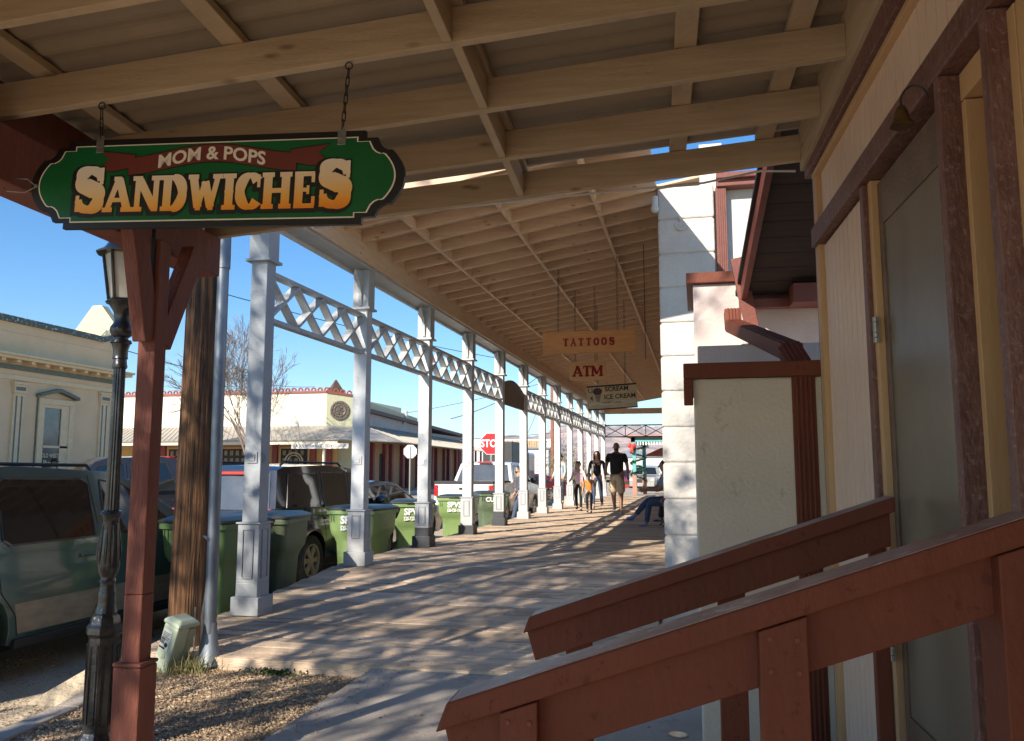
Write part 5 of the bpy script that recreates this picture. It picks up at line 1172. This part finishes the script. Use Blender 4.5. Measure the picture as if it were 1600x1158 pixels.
for wy in (21.0,25.05):
    w0,w1=wy-.55,wy+.55
    fr=MB().box(BX,w0-.28,.9,BX+.10,w0-.06,3.72).box(BX,w1+.06,.9,BX+.10,w1+.28,3.72).box(BX,w0-.28,3.721,BX+.10,w1+.28,3.92).build('window_frame',Mlt,bb,bevel=.008)
    m=MB(); T=Matrix.Translation((BX,0,0))@Matrix(((0,1,0,0),(1,0,0,0),(0,0,1,0),(0,0,0,1)))
    m.prism([(w0-.38,3.95),(wy,4.18),(w1+.38,3.95),(w1+.38,4.05),(wy,4.30),(w0-.38,4.05)],.22,T); m.build('pediment',Mgr,fr)
    MB().box(BX,w0-.31,.9,BX+.05,w0-.285,3.94).box(BX,w1+.285,.9,BX+.05,w1+.31,3.94).build('frame_line',Mgr,fr)
    MB().box(BX+.004,w0-.06,.95,BX+.02,w1+.06,3.72).build('pane',Mwd,fr)
    MB().box(BX+.02,w0-.06,2.22,BX+.06,w1+.06,2.30).box(BX+.02,w0-.06,.95,BX+.06,w0+.02,3.72).box(BX+.02,w1-.30,.95,BX+.06,w1+.06,3.72).box(BX+.02,w0+.021,3.60,BX+.06,w1-.301,3.72).build('sash',Mlt,fr,bevel=.004)
    m=MB(); 
    for z,s_,mm in ((1.95,'OLD WEST',.20),(1.70,'Photos',.26),(1.42,'&',.2),(1.17,'Antiques',.22)):
        vs,fs=textmesh(s_,mm,.004,.001,'CENTER',sx=.8); m.add(vs,fs,Matrix.Translation((BX+.03,wy-.15,z))@Matrix.Rotation(PI/2,4,'Z')@Matrix.Rotation(PI/2,4,'X'))
    m.build('window_lettering',mat('orange_window_lettering',(.75,.42,.15),.6,(.7,.65,.5),3),fr)
yh=thing('yellow_gabled_parapet','pale yellow parapet rising behind the beige building roof','building',(-33,36,0))
MB().prism([(-1.2,0),(1.9,0),(1.9,9.0),(.9,10.2),(.35,10.2),(-1.2,8.2)],.5,Matrix.Translation((-31.8,38,0))).build('wall',mat('pale_yellow_wall',(.66,.57,.36),.85),yh)
# ------------------------------------------------------------------ cream corner building
cb=thing('cream_corner_building','cream building with red scalloped parapet, medallion corner and grey porch roof','building',(-30,54,0))
Mcr=mat('cream_wall_paint',(.76,.72,.58),.85,(.70,.66,.52),1.5,bump=.1,bsc=10); Mbk=mat('red_brick_trim',(.32,.09,.07),.8,(.26,.07,.05),8); Mmt=mat('ribbed_porch_roof',(.42,.38,.32),.5,(.34,.31,.26),1,(1,1,1),.1,20,metal=.2)
MB().box(-48,50,0,-23.4,64,6.45).build('wall',Mcr,cb)
MB().add([(-23.4,50,0),(-22,51.0,0),(-22,64,0),(-23.4,64,0),(-23.4,50,6.45),(-22,51.0,6.25),(-22,64,5.6),(-23.4,64,5.6)],[(0,3,2,1),(4,5,6,7),(0,1,5,4),(1,2,6,5),(2,3,7,6),(3,0,4,7)]).build('corner_wall',mat('pale_green_boards',(.60,.58,.38),.8,(.48,.47,.30),6,(8,8,.4)),cb)
# medallion on the chamfer
dn=Vector((1.0,-1.4,0)).normalized(); cc=Vector((-22.7,50.5,5.3))+dn*.02
q=Matrix.Translation(cc)@dn.to_track_quat('Z','Y').to_matrix().to_4x4()
m=MB().lathe([(.62,0),(.64,.03),(.60,.05),(.52,.05),(.50,.02),(.42,.02),(.40,.05),(.34,.05),(.30,.02),(.001,.03)],28,q)
for k in range(20): m.box(.43,-.03,.02,.50,.03,.05,q@Matrix.Rotation(k*2*PI/20,4,'Z'))
for k in range(6): m.box(.02,-.04,.03,.26,.04,.06,q@Matrix.Rotation(k*2*PI/6,4,'Z'))
m.build('medallion',mat('dark_medallion',(.07,.05,.04),.5,(.25,.2,.15),12),cb)
m=MB(); m.box(-48,49.9,6.45,-23.4,50.2,6.58)
x=-47.8
while x<-23.4:
    m.tube([(x+.14*math.cos(a),50,6.60+.17*math.sin(a)) for a in [PI*k/8 for k in range(9)]],.055,6); x+=.46
for k in range(4):
    t=k/4+.1; p=Vector((-23.4,50,6.6)).lerp(Vector((-22,51,6.4)),t); d=Vector((1.4,1,0)).normalized(); m.tube([p+d*(.14*math.cos(a))+Vector((0,0,.17*math.sin(a))) for a in [PI*j/8 for j in range(9)]],.055,6)
m.bar((-23.4,50,6.50),(-22,51,6.32),.14,.14)
m.build('parapet_trim',Mbk,cb)
# grey ribbed porch roof: front slope and hip, with brown pyramid behind
m=MB()
def slope(m,a,b,c,d,n):   # a-b eave, d-c ridge: thick plate with ribs
    a,b,c,d=map(Vector,(a,b,c,d)); nr=(b-a).cross(d-a).normalized(); nr=nr if nr.z>0 else -nr
    m.add([a,b,c,d,a+nr*.05,b+nr*.05,c+nr*.05,d+nr*.05],[(0,3,2,1),(4,5,6,7),(0,1,5,4),(1,2,6,5),(2,3,7,6),(3,0,4,7)])
    for k in range(1,n):
        t=k/n; p=a.lerp(b,t)+nr*.06; q_=d.lerp(c,t)+nr*.06; m.bar(p,q_,.05,.035,nr)
slope(m,(-48,46.6,3.22),(-21.0,46.6,3.22),(-23.4,49.98,4.25),(-48,49.98,4.25),80)
slope(m,(-21.0,46.6,3.22),(-18.9,52,3.22),(-22,52,4.45),(-23.4,49.98,4.25),16)
slope(m,(-18.9,52,3.22),(-18.9,76,3.05),(-22,76,4.15),(-22,52,4.45),50)
m.build('porch_roof',Mmt,cb)
MB().box(-48,46.7,3.0,-21.1,46.85,3.20).build('fascia',Mcr,cb)
Mor=mat('ochre_shop_wall',(.52,.33,.13),.8,(.46,.29,.11),3); Mmar=mat('maroon_shop_trim',(.25,.04,.035),.6)
MB().box(-47,49.86,0,-22.5,49.99,3.6).build('shop_wall',Mor,cb)
MPIC=mat('framed_pictures',(.35,.30,.22),.6,(.08,.05,.04),14)
for x in (-35.2,-33.5,-31.2,-28.0,-27.0,-24.3,-23.2): MB().box(x,49.70,0,x+.35,49.855,3.4).build('pilaster',Mmar,cb)
for (a,b) in ((-34.6,-33.7),(-30.6,-28.3),(-26.4,-24.5)):
    f=MB().box(a-.12,49.74,.6,a,49.858,2.95).box(b,49.74,.6,b+.12,49.858,2.95).box(a,49.74,2.83,b,49.858,2.95).build('window',Mor,cb)
    MB().box(a,49.80,.6,b,49.84,2.83).build('pane',M['seam'],f)
    mm=MB(); x=a+.12
    while x<b-.3:
        for z in (.9,1.4,1.9,2.4):
            MB().box(x,49.78,z,x+.22,49.797,z+.32).build('framed_picture',MPIC,f)
        x+=.42
    if a<-26 and a>-27:
        w_=MB().tube([(-25.45+.62*math.cos(t),49.72,1.95+.62*math.sin(t)) for t in [2*PI*k/24 for k in range(25)]],.05,6).tube([(-25.45+.45*math.cos(t),49.72,1.95+.45*math.sin(t)) for t in [2*PI*k/24 for k in range(25)]],.035,6); w_.build('wheel_ornament',mat('cream_ring',(.6,.55,.4),.6),f)
MB().box(-32.6,49.78,0,-31.6,49.853,2.9).build('doorway',M['seam'],cb)
for x in (-39,-35,-30.2,-26,-22): MB().tube([(x,46.8,0),(x,46.8,3.0)],.08,10).build('porch_post',mat('pink_red_post',(.6,.10,.10),.5) if x==-30.2 else Mcr,cb)
# sign board on porch eave
sb=thing('porch_fascia_sign','long white lettered board under the grey porch roof corner','sign',(-22.4,46.5,2.9))
MB().bar((-24.0,46.55,2.88),(-20.3,46.55,2.88),.06,.30).build('board',mat('white_sign_board',(.78,.76,.70),.6),sb)
m=MB(); vs,fs=textmesh("SADDLERY & WESTERN GOODS",.24,.004,.004,'CENTER'); m.add([(-22.15+a,46.515-c,2.88+b) for a,b,c in vs],fs); m.build('lettering',mat('grey_letters',(.3,.28,.25),.6),sb)
MB().lathe([(.9,0),(.05,1.2)],4,Matrix.Translation((-23.7,52,6.3))@Matrix.Rotation(PI/4,4,'Z')).build('brown_turret_roof',mat('brown_shingles',(.10,.055,.035),.8),cb)
# long low store along the street
ls=thing('long_store','long low store with wooden eave, ochre walls and maroon posts under a grey metal porch','building',(-24,62,0))
MB().box(-34,64.1,0,-22.0,78,4.55).build('wall',mat('grey_render',(.42,.38,.36),.85),ls)
MB().box(-34,53,3.9,-21.98,64.0,5.35).build('upper_wall',mat('grey_white_render',(.50,.46,.43),.85,(.4,.37,.35),2),ls)
m=MB(); m.add([(-34,52.8,5.36),(-21.6,52.8,5.36),(-21.6,77,4.56),(-34,77,4.56),(-34,52.8,5.60),(-21.6,52.8,5.60),(-21.6,77,4.80),(-34,77,4.80)],[(0,3,2,1),(4,5,6,7),(0,1,5,4),(1,2,6,5),(2,3,7,6),(3,0,4,7)])
m.build('eave',mat('dark_wood_eave',(.16,.10,.08),.7,(.10,.06,.05),6,(3,3,3)),ls)
MB().tube([(-21.9,61,5.1),(-21.9,61,5.9)],.11,10).tube([(-21.9,61,5.9),(-21.9,61,5.97)],.15,10).tube([(-21.9,61,5.15),(-21.9,60.4,5.0)],.11,10).build('vent_pipe',M['white'],ls)
m=MB(); y=52.4; k=0
MB().box(-22.0,52.1,0,-21.85,77,3.4).build('shop_wall',mat('orange_tan_wall',(.46,.28,.14),.8),ls)
while y<77:
    MB().box(-21.85,y,0,-21.6,y+.35,3.3).build('pilaster',Mmar,ls); y+=2.3 if k%2 else 1.3; k+=1
for y in (55.5,60.8,66,71): MB().box(-21.85,y,0,-21.80,y+.8,2.6).build('doorway',M['seam'],ls)
y=66
while y<77: MB().tube([(-19.1,y,0),(-19.1,y,3.1)],.09,8).build('porch_post',Mmar,ls); y+=1.8
# far buildings
fw_=thing('far_white_building','low white building with rusty slatted panel far down the street','building',(-24,95,0))
MB().box(-36,95,0,-16,100,5.0).build('wall',mat('bright_white_wall',(.78,.77,.74),.8),fw_)
m=MB()
for k in range(26): m.box(-24.2+k*.28,94.9,4.05,-24.0+k*.28,94.99,4.85+.06*math.sin(k*3))
m.build('slat_panel',mat('rusty_slats',(.42,.22,.10),.8,(.55,.40,.22),5),fw_)
MB().box(-24,94.92,2.6,-21.5,94.99,3.6).box(-19.5,94.92,1.2,-18,94.99,3.0).build('window',Mwd,fw_)
f2=thing('far_shed','pale grey shed beyond the white pickup','building',(-18,84,0))
MB().box(-23,84,0,-14.8,88,3.6).build('wall',mat('pale_grey_wall',(.55,.55,.56),.8),f2); MB().box(-23.2,83.8,3.6,-14.6,88.2,3.75).build('roof',M['galv'],f2)
for (x,y,w_,h,c,l) in ((-9,120,9,3.2,(.62,.6,.57),'white low house far behind the porch posts'),(2,150,16,3.4,(.5,.44,.38),'tan low building on the plain far beyond'),(-30,140,10,3.6,(.6,.57,.5),'cream low house on the plain far away')):
    t=thing('distant_house',l,'building',(x,y,0),0,'distant low houses'); MB().box(x-w_/2,y,0,x+w_/2,y+6,h).build('wall',mat('distant_wall',c,.8),t); MB().prism([(x-w_/2-.3,h),(x+w_/2+.3,h),(x,h+1.2)],6.4,Matrix.Translation((0,y-.2,0))).build('roof',M['galv'],t)
bxn=thing('black_cab_box','black box truck body standing beyond the stop sign','truck',(-8.1,36,0))
MB().box(-9.3,36,.7,-7.95,39.5,2.71).build('box_body',mat('black_truck_box',(.03,.03,.032),.5),bxn,bevel=.03)
MB().box(-9.3,39.6,.5,-7.95,41.2,2.3).build('cab',paint('black_truck_paint',(.03,.03,.03)),bxn,bevel=.1)
for x in (-9.15,-8.1):
    for y in (36.8,40.3): MB().tube([(x-.12,y,.25),(x+.12,y,.25)],.42,16).build('wheel',M['rubber'],bxn)
# ------------------------------------------------------------------ stop signs
def stopsign(loc,rz,label,front,h=2.35,r=.40):
    t=thing('stop_sign',label,'road sign',loc,rz,None)
    MB().box(-.03,.012,0,.03,.05,h+.3).build('post',M['metal'],t,local=True)
    o=[(r*math.cos(R_(22.5+45*k)),h+r*math.sin(R_(22.5+45*k))) for k in range(8)]
    MB().prism(o,.010,Matrix.Translation((0,0,0))).build('sign_plate',mat('sign_back_white',(.75,.76,.76),.5,(.66,.67,.67),8),t,local=True)
    o=[(x*.955,h+(z-h)*.955) for x,z in o]
    MB().prism(o,.002,Matrix.Translation((0,-.003,0))).build('red_face',mat('stop_red',(.62,.015,.02),.4,(.56,.012,.018),4),t,local=True)
    vs,fs=textmesh('STOP',.36,.010,.001,'CENTER',sx=.82); m=MB(); m.add([(a,-.006-c,h+b) for a,b,c in vs],fs); m.build('lettering',M['white2'],t,local=True)
    return t
stopsign((-6.95,28.0,.0),R_(6),'red stop sign facing the camera, partly behind a white porch post',True,2.36)
stopsign((-15.7,44.5,.0),R_(184),'white back of a stop sign in front of the low maroon-posted store',False,2.48)
# ------------------------------------------------------------------ far poles, lamp, wires
for (x,y,h,r,l) in ((-9.9,58,9.5,.16,'tall brown wooden pole behind the right part of the colonnade'),(-8.4,62,9.2,.13,'thinner reddish pole just right of the tall brown pole')):
    t=thing('wooden_pole',l,'pole',(x,y,0)); MB().tube([(x,y,-.2),(x,y,h)],[r*1.1,r*.85],12).build('pole',mat('red_brown_pole',(.28,.12,.07),.8,(.2,.08,.05),6),t,smooth=40)
t=thing('gooseneck_lamp','grey pole with a small bell shaped gooseneck lamp seen above the lattice','lamp',(-11.6,50,0))
MB().tube([(-11.6,50,-.2),(-11.6,50,6.3)],.07,8).build('pole',M['greyp'],t)
MB().tube([(-11.6,50,6.1),(-11.3,50,6.45),(-10.9,50,6.4),(-10.85,50,6.1)],.03,6).build('arm',M['greyp'],t); MB().lathe([(.30,0),(.22,.1),(.08,.22),(.05,.35)],12,Matrix.Translation((-10.85,50,5.8))).build('lamp_shade',M['galv'],t)
def wire(a,b,sag,r=.02):
    a=Vector(a);b=Vector(b); return MB().tube([a.lerp(b,k/14)-Vector((0,0,sag*4*(k/14)*(1-k/14))) for k in range(15)],r,5)
for i,(a,b,s) in enumerate((((-9.9,58,9.2),(-19,88,3.8),1.2),((-9.9,58,8.9),(-12,40,4.0),.5),((-8.4,62,8.8),(-36,70,5.6),.8),((-9.9,58,8.8),(-20,30,9),.4),((-8.4,62,4.4),(-30,85,4.6),.2))):
    tag(wire(a,b,s).build('overhead_wire',M['iron'],None),['long overhead wire falling from the tall pole to the far white building','overhead wire dipping from the tall pole towards the near street','overhead wire from the thinner pole to the long store roof','uppermost overhead wire from the tall pole across the street','lowest thin wire running level from the thinner pole'][i],'wire')
# wooden pole on left behind the awning wires
t=wire((-22,28,6.2),(-34,70,9),.5).build('overhead_wire',M['iron'],None); tag(t,'thin wire above the red scalloped parapet near the beige building','wire')
# ------------------------------------------------------------------ turquoise porch beyond, with garland
tp=thing('turquoise_porch','turquoise and salmon porch across the side street with stepped posts','porch',(-2.2,41,0))
Mtq=mat('turquoise_paint',(.13,.42,.40),.6,(.11,.36,.35),6); Msa=mat('salmon_paint',(.45,.22,.16),.7)
for x,y in ((-2.95,40.5),(-2.55,41.6)):
    MB().box(x-.10,y-.10,.28,x+.10,y+.10,1.25).build('post_base',Msa,tp,bevel=.01); MB().box(x-.085,y-.085,1.25,x+.085,y+.085,2.85).build('post',Mtq,tp,bevel=.01)
MB().box(-3.1,40.4,2.80,2,40.6,3.0).box(-3.1,40.4,2.80,-2.9,52,3.0).build('beam',Mtq,tp)
MB().add([(-3.3,40.2,3.01),(2,40.2,3.01),(2,53,3.4),(-3.3,53,3.1),(-3.3,40.2,3.12),(2,40.2,3.12),(2,53,3.6),(-3.3,53,3.2)],[(0,3,2,1),(4,5,6,7),(0,1,5,4),(1,2,6,5),(2,3,7,6),(3,0,4,7)]).build('roof',Msa,tp)
m=MB()
for k in range(24): m.box(-2.8+k*.13,40.38,2.64,-2.74+k*.13,40.395,2.79)
m.build('eave_fringe',M['white2'],tp)
gar=thing('christmas_garland','green garland with a red bow wound round the turquoise post','garland',(-2.95,40.5,.6))
Mgl=mat('garland_green',(.025,.10,.035),.8,(.012,.05,.02),20); m=MB(); random.seed(3)
for k in range(420):
    t_=k/420; a=t_*2*PI*3.2; c=Vector((-2.80+.34*math.cos(a),40.9+.65*math.sin(a),.95+1.75*t_)); 
    for q in range(3):
        d=Vector((random.gauss(0,1),random.gauss(0,1),random.gauss(0,1))).normalized()*random.uniform(.05,.11); e=d.cross(Vector((.3,.5,.8))).normalized()*.05; m.add([c-e,c+e,c+d],[(0,1,2)])
m.build('garland_foliage',Mgl,gar)
m=MB(); 
for s in (-1,1): m.ball((0,0,0),1,8,m=Matrix.Translation((-3.05+s*.10,40.25,2.62))@Matrix.Diagonal((.10,.05,.12,1)))
m.box(-3.12,40.2,2.3,-3.06,40.24,2.6).box(-3.04,40.2,2.28,-2.98,40.24,2.6); m.build('red_bow',mat('red_bow_cloth',(.6,.03,.02),.5),gar)
um=thing('orange_umbrella','orange patio umbrella edge peeking past the white block wall','umbrella',(-.6,24,0))
MB().lathe([(.95,0),(.93,.03),(.5,.22),(.02,.34)],8,Matrix.Translation((-.55,24,1.85))).build('canopy',mat('orange_canvas',(.6,.20,.10),.8),um); MB().tube([(-.55,24,.36),(-.55,24,2.2)],.02,8).build('pole',M['iron'],um)
# ------------------------------------------------------------------ trees
def baretree(name,label,loc,h,seed,m_,trunk=.16,levels=6,spread=.55,leaf=None,nleaf=0,start=.25,leafsz=.09,group=None,minr=.008):
    random.seed(seed); root=thing(name,label,'tree',loc,0,group); mb=MB(); tips=[]
    def grow(p,d,L,r,lv):
        n=3; pts=[p];rad=[r]; q=p
        for k in range(n):
            d=(d+Vector((random.gauss(0,.10),random.gauss(0,.10),random.gauss(.03,.07)))).normalized(); q=q+d*L/n; pts.append(q); rad.append(max(minr,r*(1-.32*(k+1)/n)))
        mb.tube(pts,rad,6 if lv>levels-3 else 3,cap=False)
        if lv<=levels-3 or lv<=2: tips.extend(pts[1:])
        if lv<=0: return
        nb=3 if random.random()<.55 else 2
        if lv==levels: nb=4
        for b in range(nb):
            ax=Vector((random.gauss(0,1),random.gauss(0,1),random.gauss(0,.5))).normalized(); nd=(d+ax*spread*random.uniform(.6,1.3)).normalized()
            st=pts[-1] if b==0 else pts[random.choice((1,2,3))]
            grow(st,nd,L*random.uniform(.66,.86),rad[-1]*random.uniform(.6,.8),lv-1)
    grow(Vector(loc),Vector((0,0,1)),h*start,trunk,levels)
    mb.build('trunk',m_,root)
    if leaf:
        lb=MB(); cl=[]
        for k in range(nleaf):
            c=random.choice(tips)+Vector((random.gauss(0,.14),random.gauss(0,.14),random.gauss(0,.14)))
            a=Vector((random.gauss(0,1),random.gauss(0,1),random.gauss(0,1))).normalized(); b=a.cross(Vector((random.gauss(0,1),random.gauss(0,1),1))).normalized(); s=leafsz*random.uniform(.6,1.3)
            lb.add([c-a*s,c+b*s*.5,c+a*s,c-b*s*.5],[(0,1,2,3)])
        lb.build('crown',leaf,root)
    return root
Mbark=mat('grey_bark',(.30,.24,.20),.9,(.20,.16,.13),8); Mlf=mat('green_leaves',(.07,.11,.03),.7,(.12,.14,.04),6)
baretree('bare_tree','tall leafless tree behind the steel pipe, in front of the cream building',(-24.2,42.5,0),10.8,11,Mbark,.14,8,.46,start=.25,minr=.009)
# roadside trees behind the camera, left: they throw the dappled light on walk and posts
baretree('street_tree','leafy street tree standing behind the camera on the left verge',(-4.9,-3.8,-.1),13.5,5,Mbark,.13,6,.6,Mlf,1900,.26,.10,minr=.012)
baretree('street_tree','second leafy street tree further behind the camera near the kerb',(-9.4,-9.0,-.1),18,8,Mbark,.14,6,.6,Mlf,3000,.26,.12,minr=.012)
# green bush far off
random.seed(4); bs=thing('green_shrub','yellow-green leafy shrub behind the far porch posts','shrub',(-8.0,52,0)); m=MB()
for k in range(2600):
    c=Vector((-8.0+random.gauss(0,.75),52+random.gauss(0,.7),1.5+random.gauss(0,.75)))
    if c.z<.1: continue
    a=Vector((random.gauss(0,1),random.gauss(0,1),random.gauss(0,1))).normalized(); b=a.cross(Vector((.2,.3,1))).normalized(); m.add([c-a*.10,c+b*.05,c+a*.10],[(0,1,2)])
m.build('foliage',mat('yellow_green_leaves',(.22,.22,.06),.8,(.13,.15,.04),3),bs); MB().tube([(-8,52,-.1),(-8,52,1.2)],.06,6).build('stem',Mbark,bs)
# desert scrub and specks on the plain
m=MB(); random.seed(9)
for k in range(2500):
    yy=random.uniform(110,1400); x=random.uniform(-.6,.15)*yy; z=g0(x,yy)+.2; s=random.uniform(.5,1.6)
    m.add([(x-s,yy,z),(x+s,yy,z),(x+s*.5,yy+s,z+s*.9),(x-s*.5,yy+s,z+s*.8)],[(0,1,2,3)]); m.add([(x-s,yy+s,z),(x+s,yy+s,z),(x,yy,z+s)],[(0,1,2)])
tag(m.build('desert_scrub',mat('scrub_green',(.10,.11,.06),.9)),'low dark scrub dotted over the far desert plain','scrub',None,'stuff')
# ------------------------------------------------------------------ pebbles, grass tuft, litter
random.seed(21); m=MB()
OC=[(1,0,0),(0,1,0),(-1,0,0),(0,-1,0),(0,0,1),(0,0,-.6)]; OF=[(0,1,4),(1,2,4),(2,3,4),(3,0,4),(1,0,5),(2,1,5),(3,2,5),(0,3,5)]
def pebble(x,y,z,s):
    a=random.uniform(0,PI); c_,s_=math.cos(a),math.sin(a); kx,ky,kz=s*random.uniform(.7,1.3),s*random.uniform(.7,1.2),s*random.uniform(.4,.8)
    m.add([(x+(px*kx*c_-py*ky*s_),y+(px*kx*s_+py*ky*c_),z+pz_*kz) for px,py,pz_ in OC],OF)
for k in range(13000):
    x=random.uniform(-4.1,-2.27); y=random.uniform(3.2,5.72); pebble(x,y,gz(x,y)+.014,random.uniform(.004,.013))
for k in range(7000):
    x=random.uniform(-6.5,-4.0); y=random.uniform(3.4,6.5); pebble(x,y,gz(x,y)+.004,random.uniform(.003,.010))
for k in range(420):
    y=random.uniform(3.0,5.72); pebble(-2.28+abs(random.gauss(0,.16)),y,cz(y)+.002,random.uniform(.003,.009))
for k in range(160):
    x=random.uniform(-4.1,-1.8); y=5.78+abs(random.gauss(0,.25)); pebble(x,y,bz(y)+.003,random.uniform(.003,.007))
tag(m.build('loose_gravel',mat('mixed_pebbles',(.52,.39,.25),.9,(.30,.20,.12),20,island=.5)),'loose brown gravel in the bed beside the walk','gravel',None,'stuff')
m=MB()
for k in range(650):
    x=random.gauss(-3.68,.10); y=random.gauss(5.62,.07); L_=random.uniform(.04,.20); d=Vector((random.gauss(0,.5),random.gauss(0,.5),1)).normalized(); p=Vector((x,y,.0)); e=Vector((random.gauss(0,1),random.gauss(0,1),0)).normalized()*.0028
    q=p+d*L_*.6; r_=q+(d+Vector((0,0,-.5))).normalized()*L_*.4; m.add([p-e,p+e,q+e*.7,q-e*.7,r_],[(0,1,2,3),(3,2,4)])
tag(m.build('dry_grass',mat('dry_grass_blades',(.38,.30,.14),.8,(.16,.17,.06),9)),'dry grass tuft around the foot of the wooden pole','grass',None,'stuff')
m=MB()
for k in range(300):
    x=random.gauss(-3.0,.10); y=random.gauss(5.66,.03); s=random.uniform(.008,.02); a=Vector((random.gauss(0,1),random.gauss(0,1),random.gauss(0,.6))).normalized()*s; p=Vector((x,y,.01+random.random()*.03)); m.add([p-a,p+a,p+Vector((0,0,s))],[(0,1,2)])
tag(m.build('small_weeds',mat('weed_green',(.06,.09,.03),.8)),'low green weeds along the front edge of the boardwalk','weeds',None,'stuff')
m=MB(); random.seed(33)
for k in range(260):
    y=random.uniform(4.5,14); x=random.uniform(-3.7,.2); z=(bz(y)+.002 if y>5.75 else cz(y)+.002); 
    if x>-.36 and y>5.75: continue
    if x<-2.25 and y<5.75: continue
    s=random.uniform(.006,.016); a=random.uniform(0,2*PI); m.add([(x-s*math.cos(a),y-s*math.sin(a),z),(x+s*.4*math.sin(a),y-s*.4*math.cos(a),z+s*.5),(x+s*math.cos(a),y+s*math.sin(a),z+.003),(x-s*.4*math.sin(a),y+s*.4*math.cos(a),z+s*.3)],[(0,1,2,3)])
tag(m.build('fallen_leaves',mat('dead_leaf',(.10,.06,.03),.8)),'tiny dead leaves scattered over the boards and walk','leaves',None,'stuff')
tag(MB().lathe([(.055,0),(.055,.006),(.045,.008),(.001,.008)],20,Matrix.Translation((-.14,4.72,cz(4.72)))).build('drain_cover',M['metal'],None),'small round metal cover set in the concrete walk','drain cover')

# ------------------------------------------------------------------ haze
hz=MB().box(-9100,-70,-22,9100,9100,240); hm_=bpy.data.materials.new('pale_haze'); hm_.use_nodes=True; n=hm_.node_tree.nodes; n.remove(n['Principled BSDF']); v=n.new('ShaderNodeVolumePrincipled'); v.inputs['Density'].default_value=.00013; v.inputs['Color'].default_value=(.80,.88,1,1); v.inputs['Anisotropy'].default_value=.2
hm_.node_tree.links.new(v.outputs[0],n['Material Output'].inputs['Volume'])
tag(hz.build('haze',hm_),'thin pale air haze over the whole plain','haze',None,'stuff')
